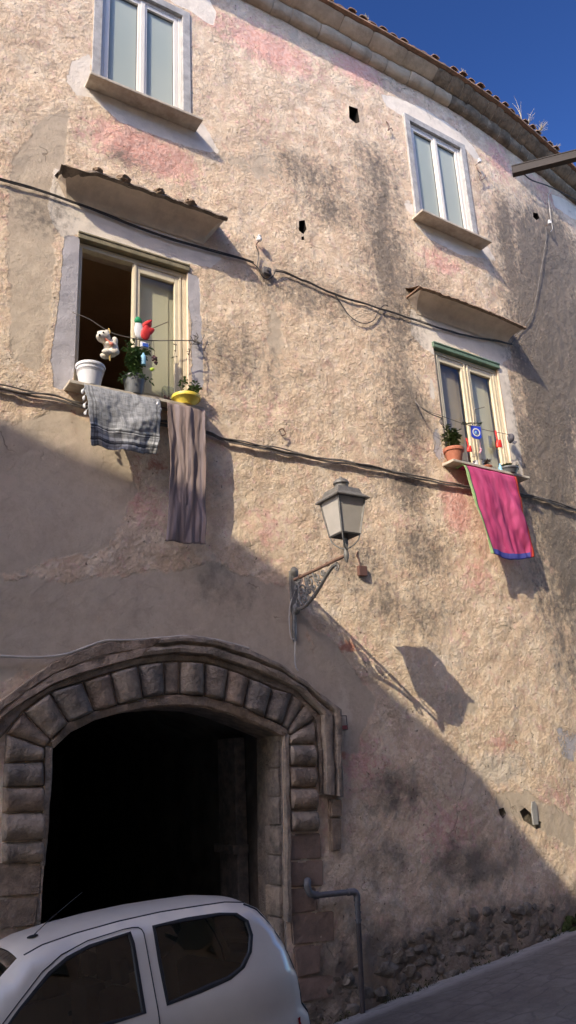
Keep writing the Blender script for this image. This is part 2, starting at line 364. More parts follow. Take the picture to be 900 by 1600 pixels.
# ------------------------------------------------------------------ mesh builder
LOC = {}
class MB:
    def __init__(s, T=None): s.v = []; s.f = []; s.uv = {}; s.T = T or Matrix.Identity(4)
    def pt(s, p): s.v.append(s.T @ Vector(p)); return len(s.v) - 1
    def face(s, *i): s.f.append(tuple(i))
    def box(s, a, b, bev=0.0, T=None, jit=0.0):
        T = T or Matrix.Identity(4)
        bm = bmesh.new(); bmesh.ops.create_cube(bm, size=1)
        c = [(a[i] + b[i]) / 2 for i in range(3)]; d = [abs(b[i] - a[i]) for i in range(3)]
        for v in bm.verts: v.co = Vector([c[i] + v.co[i] * d[i] for i in range(3)])
        if jit:
            for v in bm.verts: v.co += Vector((U(-jit, jit), U(-jit, jit), U(-jit, jit)))
        if bev: bmesh.ops.bevel(bm, geom=bm.edges[:], offset=min(bev, min(d) * .45), segments=2, affect='EDGES', profile=.6)
        s.bm(bm, T); return s
    def bm(s, bm, T=None):
        T = T or Matrix.Identity(4); o = len(s.v); bm.verts.index_update()
        for v in bm.verts: s.v.append(s.T @ (T @ v.co))
        for f in bm.faces: s.f.append(tuple(o + v.index for v in f.verts))
        bm.free()
    def tube(s, path, r, seg=8, closed=False):
        path = [Vector(p) for p in path]; n = len(path); rs = r if isinstance(r, (list, tuple)) else [r] * n
        up = Vector((0.13, .31, 1)).normalized(); o = len(s.v)
        pn = None
        for i, p in enumerate(path):
            a = path[(i - 1) % n] if (closed or i) else p; b = path[(i + 1) % n] if (closed or i < n - 1) else p
            t = (b - a).normalized()
            if pn is None: pn = t.orthogonal() if abs(t.dot(up)) > .98 else t.cross(up)
            pn = (pn - t * pn.dot(t)).normalized(); bn = t.cross(pn)
            for k in range(seg):
                q = 2 * math.pi * k / seg
                s.v.append(s.T @ (p + (pn * math.cos(q) + bn * math.sin(q)) * rs[i]))
        for i in range(n if closed else n - 1):
            for k in range(seg):
                a = o + i * seg + k; b = o + i * seg + (k + 1) % seg
                c = o + ((i + 1) % n) * seg + (k + 1) % seg; d = o + ((i + 1) % n) * seg + k
                s.f.append((a, b, c, d))
        if not closed:
            s.f.append(tuple(o + k for k in range(seg))[::-1]); s.f.append(tuple(o + (n - 1) * seg + k for k in range(seg)))
        return s
    def lathe(s, prof, c, seg=24, sx=1, sy=1, axis=None, wob=0):
        c = Vector(c); o = len(s.v); R = axis or Matrix.Identity(3)
        for (r, z) in prof:
            for k in range(seg):
                q = 2 * math.pi * k / seg
                s.v.append(s.T @ (c + R @ Vector((r * sx * math.cos(q), r * sy * math.sin(q), z))))
        for i in range(len(prof) - 1):
            for k in range(seg):
                a = o + i * seg + k; b = o + i * seg + (k + 1) % seg
                s.f.append((a, b, b + seg, a + seg))
        s.f.append(tuple(o + k for k in range(seg))[::-1])
        s.f.append(tuple(o + (len(prof) - 1) * seg + k for k in range(seg)))
        return s
    def grid(s, fn, nx, ny, uv=False):
        o = len(s.v)
        for j in range(ny + 1):
            for i in range(nx + 1):
                s.v.append(s.T @ Vector(fn(i / nx, j / ny)))
                if uv: s.uv[len(s.v) - 1] = (i / nx, j / ny)
        for j in range(ny):
            for i in range(nx):
                a = o + j * (nx + 1) + i; s.f.append((a, a + 1, a + nx + 2, a + nx + 1))
        return s
    def blob(s, c, r, sub=2, amp=.15, freq=3, seed=0):
        bm = bmesh.new(); bmesh.ops.create_icosphere(bm, subdivisions=sub, radius=1)
        r = r if isinstance(r, (tuple, list)) else (r, r, r)
        for v in bm.verts:
            k = 1 + amp * noise.noise(v.co * freq * .6 + Vector((seed, seed * 1.7, -seed)))
            v.co = Vector((v.co.x * r[0] * k + c[0], v.co.y * r[1] * k + c[1], v.co.z * r[2] * k + c[2]))
        s.bm(bm); return s
    def prism(s, poly, thick, T=None):
        """polygon in local x,z extruded along y by thick"""
        T = T or Matrix.Identity(4); o = len(s.v); n = len(poly)
        for y in (0, thick):
            for (x, z) in poly: s.v.append(s.T @ (T @ Vector((x, y, z))))
        s.f.append(tuple(o + i for i in range(n))); s.f.append(tuple(o + n + i for i in range(n))[::-1])
        for i in range(n): s.f.append((o + i, o + n + i, o + n + (i + 1) % n, o + (i + 1) % n))
        return s
    def build(s, name, mat, parent=None, smooth=False, at=None, mod=None, fix=True):
        if parent is not None: loc = LOC[parent]
        elif at is not None: loc = Vector(at)
        else:
            xs = [v.x for v in s.v]; ys = [v.y for v in s.v]; zs = [v.z for v in s.v]
            loc = Vector(((min(xs) + max(xs)) / 2, (min(ys) + max(ys)) / 2, min(zs)))
        me = bpy.data.meshes.new(name)
        me.from_pydata([v - loc for v in s.v], [], s.f)
        if s.uv:
            L = me.uv_layers.new(name='UVMap')
            for l in me.loops: L.data[l.index].uv = s.uv.get(l.vertex_index, (0, 0))
        if fix:
            b = bmesh.new(); b.from_mesh(me); bmesh.ops.recalc_face_normals(b, faces=b.faces[:]); b.to_mesh(me); b.free()
        if smooth:
            me.shade_smooth()
            if smooth != 'full':
                me.set_sharp_from_angle(angle=math.radians(40))
        o = bpy.data.objects.new(name, me); COL.objects.link(o)
        me.materials.append(MATS[mat])
        if parent is not None: o.parent = parent; LOC[o] = loc
        else: o.location = loc; LOC[o] = loc
        return o
def tag(o, label, cat, group=None, kind=None):
    if label: o['label'] = label
    if cat: o['category'] = cat
    if group: o['group'] = group
    if kind: o['kind'] = kind
    return o
def thing(name, label, cat, loc, group=None):
    o = bpy.data.objects.new(name, None); COL.objects.link(o); o.location = Vector(loc); LOC[o] = Vector(loc)
    o.empty_display_size = .2
    return tag(o, label, cat, group)
def smoothpath(pts, n=8):
    """Catmull-Rom through the points"""
    pts = [Vector(p) for p in pts]; out = []
    for i in range(len(pts) - 1):
        p0 = pts[max(i - 1, 0)]; p1 = pts[i]; p2 = pts[i + 1]; p3 = pts[min(i + 2, len(pts) - 1)]
        for k in range(n):
            t = k / n
            out.append(.5 * ((2 * p1) + (p2 - p0) * t + (2 * p0 - 5 * p1 + 4 * p2 - p3) * t * t + (3 * p1 - p0 - 3 * p2 + p3) * t ** 3))
    out.append(pts[-1]); return out

# ------------------------------------------------------------------ facade openings (u0,u1,z0,z1)
WIN = {'UL': (2.10, 3.42, 8.03, 10.02), 'UR': (7.30, 8.68, 8.03, 10.12),
       'LL': (2.03, 3.37, 3.88, 5.86), 'LR': (7.34, 8.73, 3.88, 5.83)}
arch_in = [(62, 1445), (66, 1390), (73, 1300), (78, 1230), (82, 1166), (106, 1146), (146, 1126), (184, 1115), (222, 1107), (270, 1103),
           (320, 1106), (352, 1114), (385, 1126), (412, 1137), (440, 1149), (441, 1200), (442, 1260), (443, 1340), (444, 1440)]
AIN = [uz(*p) for p in arch_in]
AIN[0] = (AIN[0][0], -3.3); AIN[-1] = (AIN[-1][0], -3.3)
def rect_loop(r, st=.06):
    u0, u1, z0, z1 = r; out = []
    for (a, b) in (((u0, z0), (u1, z0)), ((u1, z0), (u1, z1)), ((u1, z1), (u0, z1)), ((u0, z1), (u0, z0))):
        L = math.hypot(b[0] - a[0], b[1] - a[1]); n = max(1, int(L / st))
        for i in range(n): out.append((a[0] + (b[0] - a[0]) * i / n, a[1] + (b[1] - a[1]) * i / n))
    return out
def poly_loop(pts, st=.06, close=True):
    out = []
    for i in range(len(pts)):
        a = pts[i]; b = pts[(i + 1) % len(pts)]; L = math.hypot(b[0] - a[0], b[1] - a[1]); n = max(1, int(L / st))
        for k in range(n): out.append((a[0] + (b[0] - a[0]) * k / n, a[1] + (b[1] - a[1]) * k / n))
    return out
holes = {k: rect_loop(v) for k, v in WIN.items()}
holes['arch'] = poly_loop(AIN[::1], .07)
small = {'putlog1': [(545, 165), (559, 170), (562, 191), (556, 193), (546, 185)],
         'putlog2': [(467, 345), (476, 344), (479, 358), (474, 366), (467, 360)],
         'putlog3': [(471, 370), (475, 369), (475, 375), (471, 375)],
         'putlog4': [(833, 332), (840, 333), (843, 341), (838, 344), (833, 339)],
         'niche': [(812, 1268), (820, 1262), (829, 1270), (838, 1282), (846, 1284), (846, 1293), (838, 1296), (828, 1288), (818, 1282)],
         'chip': [(779, 1264), (787, 1262), (791, 1271), (786, 1279), (781, 1273)]}
for k, v in small.items(): holes[k] = poly_loop([uz(*p) for p in v], .04)

def in_poly(x, y, poly):
    x = np.asarray(x); y = np.asarray(y); c = np.zeros(x.shape, bool); n = len(poly)
    for i in range(n):
        x1, y1 = poly[i]; x2, y2 = poly[(i + 1) % n]
        if y1 == y2: continue
        c ^= ((y1 > y) != (y2 > y)) & (x < (x2 - x1) * (y - y1) / (y2 - y1) + x1)
    return c
def poly_dist(x, y, poly, closed=True):
    d = np.full(np.shape(x), 1e9)
    n = len(poly)
    for i in range(n if closed else n - 1):
        x1, y1 = poly[i]; x2, y2 = poly[(i + 1) % n]; dx, dy = x2 - x1, y2 - y1
        L = dx * dx + dy * dy + 1e-12
        t = np.clip(((x - x1) * dx + (y - y1) * dy) / L, 0, 1)
        d = np.minimum(d, np.hypot(x - x1 - t * dx, y - y1 - t * dy))
    return d

us = np.concatenate([np.arange(-7, .6, .4), np.arange(.6, 13.2, .055), np.arange(13.2, 17.5, .4)])
zs = np.concatenate([np.arange(-3.7, 10.75, .055), [10.8, 11.0]])
GU, GZ = np.meshgrid(us, zs); gu = GU.ravel(); gz = GZ.ravel()
rng = np.random.default_rng(3)
inn = (gu > .7) & (gu < 13) & (gz > -3.5) & (gz < 10.6)
gu = gu + np.where(inn, rng.uniform(-.018, .018, gu.shape), 0); gz = gz + np.where(inn, rng.uniform(-.018, .018, gz.shape), 0)
keep = np.ones(gu.shape, bool)
for k, lp in holes.items():
    x0 = min(p[0] for p in lp) - .2; x1 = max(p[0] for p in lp) + .2; z0 = min(p[1] for p in lp) - .2; z1 = max(p[1] for p in lp) + .2
    s = np.where((gu > x0) & (gu < x1) & (gz > z0) & (gz < z1))[0]
    keep[s] &= ~(in_poly(gu[s], gz[s], lp) | (poly_dist(gu[s], gz[s], lp) < .02))
gu = gu[keep]; gz = gz[keep]
verts = [Vector((a, b)) for a, b in zip(gu, gz)]; edges = []
for k, lp in holes.items():
    o = len(verts); verts += [Vector(p) for p in lp]; edges += [(o + i, o + (i + 1) % len(lp)) for i in range(len(lp))]
V2, _, F2, _, _, _ = geometry.delaunay_2d_cdt(verts, edges, [], 0, 1e-5)
V2 = np.array([[v.x, v.y] for v in V2]); F2 = np.array([f for f in F2])
cen = V2[F2].mean(axis=1); ok = np.ones(len(F2), bool)
for k, lp in holes.items(): ok &= ~in_poly(cen[:, 0], cen[:, 1], lp)
F2 = F2[ok]
wu, wz = V2[:, 0], V2[:, 1]
edge_d = np.full(wu.shape, 1e9)
for k, lp in holes.items():
    x0 = min(p[0] for p in lp) - .5; x1 = max(p[0] for p in lp) + .5; z0 = min(p[1] for p in lp) - .5; z1 = max(p[1] for p in lp) + .5
    s = np.where((wu > x0) & (wu < x1) & (wz > z0) & (wz < z1))[0]
    edge_d[s] = np.minimum(edge_d[s], poly_dist(wu[s], wz[s], lp))

# masks: painted history of the wall plus some painted bounce light, each patch fixed on the wall in metres
def MP(*pts): return [uz(*p) for p in pts]
def patch(poly, soft):
    ins = in_poly(wu, wz, poly); d = poly_dist(wu, wz, poly); s = np.where(ins, d, -d)
    return np.clip(.5 + s / (2 * soft), 0, 1)
def spot(px, py, ru, rz, pw=1.0):
    a, b = uz(px, py); r = np.hypot((wu - a) / ru, (wz - b) / rz); return np.clip(1.25 - r, 0, 1) ** pw
def mx(*a):
    r = np.zeros(wu.shape)
    for x in a: r = np.maximum(r, x)
    return r
pink = mx(.22 * np.ones(wu.shape),
          .95 * spot(225, 235, 1.0, .45), .8 * spot(420, 75, 1.3, .55), .75 * spot(560, 110, .8, .5), .6 * spot(330, 30, .6, .4),
          .7 * spot(690, 410, .7, .35), .7 * spot(780, 250, .55, .7), .6 * spot(850, 300, .8, .5),
          .95 * spot(712, 790, .35, .6), .55 * spot(745, 900, .6, .5), .5 * spot(10, 780, .25, .7), .45 * spot(15, 330, .25, .6),
          .5 * spot(230, 790, .5, .5), .6 * spot(560, 1190, .6, .5), .55 * spot(700, 1300, .8, .6), .5 * spot(420, 830, .5, .6),
          .6 * spot(780, 1165, .35, .35), .55 * spot(870, 1250, .4, .5), .4 * spot(560, 1010, .5, .4), .45 * spot(640, 700, .7, .5), .4 * spot(640, 820, .5, .4), .4 * spot(720, 1000, .6, .5),
          .5 * spot(120, 700, .5, .5), .4 * spot(420, 640, .8, .6), .35 * spot(640, 1240, .6, .5), .35 * spot(400, 180, 1.2, .8))
stain = mx(.7 * patch(MP((566, 240), (600, 250), (625, 400), (650, 640), (640, 760), (610, 760), (600, 560), (575, 400)), .5), .85 * patch(MP((772, 330), (800, 335), (850, 520), (845, 640), (870, 800), (880, 960), (850, 960), (835, 760), (800, 560)), .45), .8 * patch(MP((572, 230), (606, 245), (636, 420), (650, 540), (610, 560), (588, 430), (568, 330)), .4), .7 * spot(600, 300, .22, .8), .75 * spot(625, 450, .4, .6),
           .8 * spot(600, 400, .35, 1.1), .75 * spot(640, 640, .4, .9),
           1.0 * patch(MP((800, 330), (860, 330), (900, 380), (900, 900), (870, 930), (845, 860), (830, 720), (815, 600), (800, 470)), .5),
           1.0 * spot(880, 520, 1.4, 3.0), .9 * spot(880, 860, .8, 1.6), .8 * spot(890, 420, 1.2, 1.0), .8 * spot(825, 690, .35, .9), .7 * spot(640, 760, .4, .5), .6 * spot(720, 480, .6, .25), .55 * spot(660, 860, .6, .55), .5 * spot(600, 940, .4, .4),
           .85 * spot(790, 350, .35, .8), .7 * spot(830, 760, .4, 1.0), .5 * spot(660, 440, .4, .4), .55 * spot(520, 330, .7, .4), .45 * spot(480, 460, 1.2, .5), .45 * spot(480, 270, 1.0, .5),
           .45 * spot(560, 880, .5, .5), .4 * spot(60, 330, .6, .4), .5 * spot(880, 1000, .5, 1.0), .45 * spot(200, 250, .4, .2), .35 * spot(380, 560, 1.0, .6), .4 * spot(660, 960, .7, .5))
white = mx(patch(MP((594, 147), (612, 150), (660, 168), (705, 196), (738, 226), (752, 250), (742, 248), (722, 228), (676, 200), (626, 180), (604, 166)), .05),
           patch(MP((862, 303), (884, 312), (905, 326), (905, 346), (890, 338), (866, 322)), .05),
           patch(MP((240, -30), (318, -20), (338, 20), (334, 40), (318, 33), (298, 18), (270, 5)), .06),
           patch(MP((112, 96), (142, 84), (142, 116), (132, 128), (320, 196), (345, 240), (300, 232), (190, 192), (140, 152), (120, 150), (104, 128)), .08),
           patch(MP((655, 333), (762, 386), (775, 408), (720, 398), (668, 372), (648, 352)), .07),
           .9 * patch(MP((84, 262), (100, 268), (104, 312), (330, 388), (352, 400), (330, 420), (296, 412), (292, 428), (200, 398), (120, 366), (98, 372), (78, 345), (74, 320)), .07),
           .9 * patch(MP((640, 480), (656, 492), (798, 540), (800, 560), (776, 572), (740, 552), (680, 536), (680, 556), (664, 546), (642, 524)), .07),
           .9 * patch(MP((776, 566), (792, 572), (812, 690), (818, 745), (800, 745), (790, 650)), .06),
           .65 * spot(640, 325, .2, .25), .6 * spot(675, 610, .12, .5))
cem = mx(patch(MP((18, 250), (60, 190), (110, 170), (100, 262), (80, 330), (88, 420), (78, 470), (66, 590), (20, 560), (10, 400)), .12),
         patch(MP((-40, 650), (20, 660), (100, 640), (190, 690), (215, 760), (170, 860), (60, 880), (15, 900), (-40, 900)), .15),
         patch(MP((-60, 905), (150, 905), (330, 880), (450, 920), (480, 990), (510, 1060), (540, 1140), (480, 1180), (300, 1020), (0, 1060), (-60, 1060)), .16),
         .6 * spot(430, 520, .25, .9), .55 * spot(390, 260, 1.0, .5), .5 * spot(250, 110, .3, .3),
         .85 * patch(MP((470, 960), (520, 1000), (590, 1090), (560, 1180), (530, 1180), (500, 1080)), .12),
         .75 * patch(MP((770, 1230), (830, 1236), (900, 1280), (900, 1330), (840, 1300), (770, 1260)), .1), .6 * spot(720, 1100, .5, .3), .5 * spot(460, 60, .4, .6))
blue = mx(patch(MP((101, 366), (126, 372), (122, 560), (112, 596), (100, 606), (84, 610), (80, 560), (92, 470)), .05),
          patch(MP((289, 424), (312, 432), (315, 520), (318, 604), (300, 612), (298, 500)), .05),
          .62 * patch(MP((672, 668), (688, 662), (700, 720), (690, 728), (676, 716)), .08),
          .55 * patch(MP((856, 1120), (905, 1140), (905, 1200), (874, 1190), (868, 1150)), .09))
grime = mx(.9 * patch(MP((440, 1640), (440, 1500), (560, 1440), (640, 1420), (760, 1390), (850, 1390), (910, 1370), (930, 1700)), .4),
           .5 * spot(350, 920, .8, .5), .7 * spot(620, 1240, .8, .45), .75 * spot(740, 1350, 1.3, .45), .6 * spot(600, 1340, .7, .5), .65 * spot(20, 1430, .5, .6), .5 * spot(480, 1460, .3, .5), .4 * spot(330, 760, .4, .5))
brick = mx(.9 * patch(MP((103, 640), (122, 638), (128, 690), (112, 690)), .08), .7 * spot(536, 1160, .15, .3), .75 * spot(545, 1010, .22, .15),
           .5 * spot(200, 740, .3, .3), .55 * spot(800, 1165, .3, .18), .6 * spot(240, 720, .3, .25), .4 * spot(880, 310, .4, .2), .5 * spot(20, 740, .2, .5), .4 * spot(590, 1200, .4, .3))
light = mx(.75 * spot(780, 1200, .9, .35), .6 * spot(700, 1030, .8, .5), .5 * spot(600, 780, .8, .4), .45 * spot(430, 700, .7, .4), .7 * spot(540, 1120, .16, .7), .55 * spot(520, 960, .3, .3),  # pale patches; those beside the arch stand for light bounced off windows
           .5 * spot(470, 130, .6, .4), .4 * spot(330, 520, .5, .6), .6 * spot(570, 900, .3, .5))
# the 3-D surface of the wall: trowel waves and lumps
disp = np.empty(len(wu))
for i in range(len(wu)):
    p = Vector((wu[i], 0, wz[i]))
    if wu[i] < .5 or wu[i] > 13.3: disp[i] = 0; continue
    disp[i] = .013 * noise.fractal(p * 1.3, 1, 2, 3) + .009 * noise.fractal(p * 5.5 + Vector((3, 9, 1)), .8, 2, 3) + .006 * noise.noise(p * 15)
rubz = np.clip((grime - .35) * 2, 0, 1)
for i in np.where(rubz > 0)[0]:
    p = Vector((wu[i], 0, wz[i])); disp[i] += rubz[i] * .035 * (noise.fractal(p * 4, .8, 2, 4))
disp *= np.clip(edge_d / .12, 0, 1)
disp *= np.clip(1 - .5 * np.maximum(cem, white), .3, 1)
# house ------------------------------------------------------------------
house = thing('old_house', 'weathered pink and ochre plastered house filling the view, with stone archway and roof cornice', 'house', (4.8, .6, -2.5))
mb = MB(); wy = wall_y_np(wu) - disp
mb.v = [Vector((a, b, c)) for a, b, c in zip(wu, wy, wz)]; mb.f = [tuple(int(q) for q in f) for f in F2]
wall = mb.build('facade_wall', 'wall', house, smooth='full', fix=False)
me = wall.data
if me.polygons[0].normal.y > 0: me.flip_normals()
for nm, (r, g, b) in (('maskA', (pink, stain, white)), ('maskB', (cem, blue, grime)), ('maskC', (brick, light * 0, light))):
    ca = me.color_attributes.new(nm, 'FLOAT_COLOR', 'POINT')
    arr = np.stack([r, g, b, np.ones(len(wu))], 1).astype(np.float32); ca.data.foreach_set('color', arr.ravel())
def reveal(lp, depth, mat, name, parent, back=None):
    m = MB(); n = len(lp)
    for (a, b) in lp: m.pt((a, wall_y(a) + .001, b))
    for (a, b) in lp: m.pt((a, wall_y(a) + depth, b))
    for i in range(n): m.face(i, (i + 1) % n, n + (i + 1) % n, n + i)
    if back: m.face(*[n + i for i in range(n)])
    return m.build(name, mat, parent)
for k in small:
    reveal(holes[k], .035 if k in ('chip',) else (.05 if k == 'niche' else .28), 'rubble' if k in ('niche', 'chip') else 'putlog', 'putlog_hole', house, True)

# the rest of the house body behind the facade (side walls, back) and passage
mb = MB()
prof = [(-7, 0), (-7, 9), (17.4, 12), (17.4, wall_y(17.4))]
for (a, b) in prof: mb.pt((a, b, -3.6)); mb.pt((a, b, 10.9))
for i in range(3): mb.face(2 * i, 2 * i + 1, 2 * i + 3, 2 * i + 2)
mb.build('side_wall', 'opposite', house)

# ---- window builder
def make_window(key, kind):
    u0, u1, z0, z1 = WIN[key]; w = u1 - u0; h = z1 - z0; uc = (u0 + u1) / 2
    T = frame_at(uc, z0)
    rv = reveal(holes[key], .42, 'hood' if kind == 'low' else 'trim_grey', 'window', house)
    rv['label'] = {'UL': 'white plastic window upper left', 'UR': 'white plastic window upper right under the cornice',
                   'LL': 'cream window with its left sash swung open', 'LR': 'cream window with both sashes shut'}[key]
    W = LOC[house]
    if kind == 'up':
        t = .10; m = MB(T)
        o = .012
        m.box((-w/2 - o, -.02, 0), (-w/2 + t, .06, h), .006); m.box((w/2 - t, -.02, 0), (w/2 + o, .06, h), .006)
        m.box((-w/2 - o, -.022, h - t), (w/2 + o, .06, h + o), .006)
        m.build('window_surround', 'trim_grey', rv)
        a, b = -w/2 + t, w/2 - t; top = h - t; fy = .03
        m = MB(T); fw = .045
        m.box((a, fy, 0), (a + fw, fy + .07, top), .006); m.box((b - fw, fy, 0), (b, fy + .07, top), .006); m.box((a + fw, fy, top - fw), (b - fw, fy + .07, top), .006); m.box((a + fw, fy, 0), (b - fw, fy + .07, .04), .006)
        m.build('window_frame', 'pvc', rv)
        mid = 0.0
        for sd, (x0, x1) in enumerate(((a + fw + .003, mid - .002), (mid + .002, b - fw - .003))):
            m = MB(T); s = .062; y0 = fy + .006
            zb, zt = .043, top - fw - .003
            m.box((x0, y0, zb), (x0 + s, y0 + .06, zt), .007); m.box((x1 - s, y0, zb), (x1, y0 + .06, zt), .007)
            m.box((x0 + s, y0, zt - s), (x1 - s, y0 + .06, zt), .007); m.box((x0 + s, y0, zb), (x1 - s, y0 + .06, zb + s), .007)
            if sd == 0: m.box((mid - .03, y0 - .014, zb), (mid + .03, y0 - .001, zt), .004)
            sh = m.build('sash', 'pvc', rv)
            m = MB(T); m.box((x0 + s - .01, y0 + .045, zb + s - .01), (x1 - s + .01, y0 + .05, zt - s + .01)); m.build('pane', 'pane_pale', rv)
            m = MB(T); g = .009
            for (q0, q1) in (((x0 + s, zb + s), (x0 + s + g, zt - s)), ((x1 - s - g, zb + s), (x1 - s, zt - s)), ((x0 + s + g, zt - s - g), (x1 - s - g, zt - s))):
                m.box((q0[0], y0 + .03, q0[1]), (q1[0], y0 + .044, q1[1]))
            m.build('gasket', 'plastic_grey', rv)
    else:
        fy = .05; m = MB(T); a, b = -w/2, w/2; fw = .05
        m.box((a, fy, 0), (a + fw, fy + .09, h - .09), .006); m.box((b - fw, fy, 0), (b, fy + .09, h - .09), .006); m.box((a + fw, fy, h - .15), (b - fw, fy + .09, h - .09), .006)
        m.build('window_frame', 'cream_paint', rv)
        m = MB(T); m.box((a - .02, -.02, h - .075), (b + .02, .05, h - .012), .008)
        m.box((a - .02, -.03, h - .012), (b + .02, .06, h + .012), .006)
        m.box((a, .05, h - .09), (b, .22, h - .02), .004)
        m.build('roller_lintel', 'green_paint' if key == 'LR' else 'ochre_metal', rv)
        zt = h - .153; zb = .03
        halves = [(.0 - .012, b - fw - .003)] if key == 'LL' else [(a + fw + .003, -.004), (.004, b - fw - .003)]
        for qi, (x0, x1) in enumerate(halves):
            m = MB(T); s = .095; y0 = fy + .012
            for (p0, p1) in (((x0, zb), (x0 + s, zt)), ((x1 - s, zb), (x1, zt)), ((x0 + s, zt - s), (x1 - s, zt)), ((x0 + s, zb), (x1 - s, zb + s * 1.3))):
                m.box((p0[0], y0, p0[1]), (p1[0], y0 + .045, p1[1]), .008)
            # stepped moulding
            for (p0, p1) in (((x0 + .012, zb), (x0 + .045, zt)), ((x1 - .045, zb), (x1 - .012, zt))):
                m.box((p0[0], y0 - .014, p0[1]), (p1[0], y0 - .0005, p1[1]), .006)
            m.build('sash', 'cream_paint', rv)
            m = MB(T); m.box((x0 + s - .01, y0 + .03, zb + s - .01), (x1 - s + .01, y0 + .035, zt - s + .01))
            m.build('pane', 'window_glass', rv)
            m = MB(T); m.box((x0 + s * .6, y0 + .115, zb + s * .8), (x1 - s * .6, y0 + .135, zt - s * .6), .006)
            m.box((x0 + s * 1.4, y0 + .105, zb + s * 2), (x1 - s * 1.4, y0 + .1145, zt - s * 1.4), .008)
            m.build('inner_shutter', 'pane_brown' if (key == 'LR' and qi == 0) else 'pane_cream', rv)
        if key == 'LL':
            # sash swung into the room, hinged on the left jamb
            Ts = T @ Matrix.Translation((a + fw + .02, fy + .06, 0)) @ Matrix.Rotation(math.radians(82), 4, 'Z')
            m = MB(Ts); L = w/2 - fw - .02; s = .09
            for (p0, p1) in (((0, zb), (s, zt)), ((L - s, zb), (L, zt)), ((s, zt - s), (L - s, zt)), ((s, zb), (L - s, zb + s))):
                m.box((p0[0], 0, p0[1]), (p1[0], .045, p1[1]), .008)
            m.build('sash', 'cream_paint', rv)
            m = MB(Ts); m.box((s - .01, .02, zb + s), (L - s + .01, .024, zt - s)); m.build('pane', 'clear_glass', rv)
        if key in ('LL', 'LR'):
            m = MB(T); X0, X1, Y0, Y1, Z0, Z1 = a - .8, b + 1.2, .43, 4.2, -.9, h + .35
            q = [m.pt(p) for p in ((X0, Y0, Z0), (X1, Y0, Z0), (X1, Y1, Z0), (X0, Y1, Z0), (X0, Y0, Z1), (X1, Y0, Z1), (X1, Y1, Z1), (X0, Y1, Z1))]
            m.face(0, 1, 2, 3); m.face(1, 2, 6, 5); m.face(2, 3, 7, 6); m.face(3, 0, 4, 7)
            # front wall around the opening
            m.face(*[m.pt(p) for p in ((X0, Y0, Z0), (a, Y0, Z0), (a, Y0, Z1), (X0, Y0, Z1))]); m.face(*[m.pt(p) for p in ((b, Y0, Z0), (X1, Y0, Z0), (X1, Y0, Z1), (b, Y0, Z1))])
            m.face(*[m.pt(p) for p in ((a, Y0, h), (b, Y0, h), (b, Y0, Z1), (a, Y0, Z1))])
            m.build('room', 'room', rv)
            m = MB(T); m.box((X0, Y0, Z1 - .02), (X1, Y1, Z1)); m.build('room_ceiling', 'room_ceiling', rv)
    # sill
    m = MB(T); e = .085 if kind == 'up' else .1; dp = .225 if kind == 'up' else .2
    bm = bmesh.new(); bmesh.ops.create_grid(bm, x_segments=24, y_segments=4, size=.5)
    bm.free()
    m.box((-w/2 - e, -dp, -.038), (w/2 + e, .1, 0), .008); m.build('window_sill', 'marble', rv)
    return T
TW = {k: make_window(k, 'up' if k[0] == 'U' else 'low') for k in WIN}
# soft curtain rod stick etc are separate things further below

# ---- canopies over the lower windows
def hood(c0, c1, l0, l1, zb, zl, depth, broken, tiles, label):
    uc = (c0 + c1) / 2
    m = MB(); nx, ny = 36, 8
    def fn(s, t):
        q = t * math.pi / 2
        o = depth * (1 - math.cos(q)) * .96 + .012; z = zb + (zl - zb) * math.sin(q)
        k = (o / depth)
        u = (c0 + (l0 - c0) * k) + ((c1 + (l1 - c1) * k) - (c0 + (l0 - c0) * k)) * s
        zz = z + .010 * noise.noise(Vector((u * 3, t * 3, 0)))
        return F(u, zz, o)
    m.grid(fn, nx, ny)
    # curved cheek at each end back to the wall
    for s in (0, 1):
        ids = [m.pt(fn(s, t / ny)) for t in range(ny + 1)]
        ids += [m.pt(F(l0 if s == 0 else l1, zl + .02, .01)), m.pt(F(c0 if s == 0 else c1, zb, .003))]
        m.face(*ids)
    h = m.build('window_canopy', 'hood', house, smooth=True); h['label'] = label
    # rough top slab sloping back up to the wall
    m = MB()
    def top(s, t):
        u = l0 - .03 + (l1 - l0 + .06) * s
        n1 = noise.noise(Vector((u * 7, 3, 1))); n2 = noise.noise(Vector((u * 17, 8, 1)))
        if t < .22:  o, z = depth * .97 + .02 * n1, zl - .005
        elif t < .45: o, z = depth + .035 + .022 * n1 + .012 * n2, zl + .012 + .012 * n2
        elif t < .7: o, z = depth + .015 + .03 * n1, zl + .05 + .016 * n2
        elif t < .9: o, z = depth * .5, zl + .12 + .02 * n1
        else: o, z = -.02, zl + .22 + .03 * n1
        if broken:
            bk = max(0, 1 - (u - l0) / .38) * (t > .1)
            o -= bk * depth * (.45 + .4 * n2); z -= bk * .05
        return F(u, z, o)
    m.grid(top, 70, 8); m.build('canopy_slab', 'hood_edge' if broken else 'tile_lichen', h, smooth=True)
    for (u, r) in tiles:
        m = MB(); m.blob(F(u, zl + .06, depth - .02), (r, r * 1.2, r * .62), 3, .35, 5, u * 3); m.build('canopy_tile', 'tile_lichen', h, smooth=True)
    return h
h = hood(1.86, 3.58, 1.74, 3.74, 6.24, 6.46, .31, True, [(2.42, .085), (2.86, .075), (3.27, .075), (2.12, .06)], 'canopy with a broken left end and lumps of tile')
h = hood(7.08, 9.04, 6.93, 9.17, 6.24, 6.45, .31, False, [], 'canopy with a thin clean terracotta edge')
m = MB(); 
m.box((0, -.31, 0), (.06, .0, .022), .004, T=Matrix.Translation(F(6.9, 6.47)) ); m.build('canopy_tile', 'tile', h)

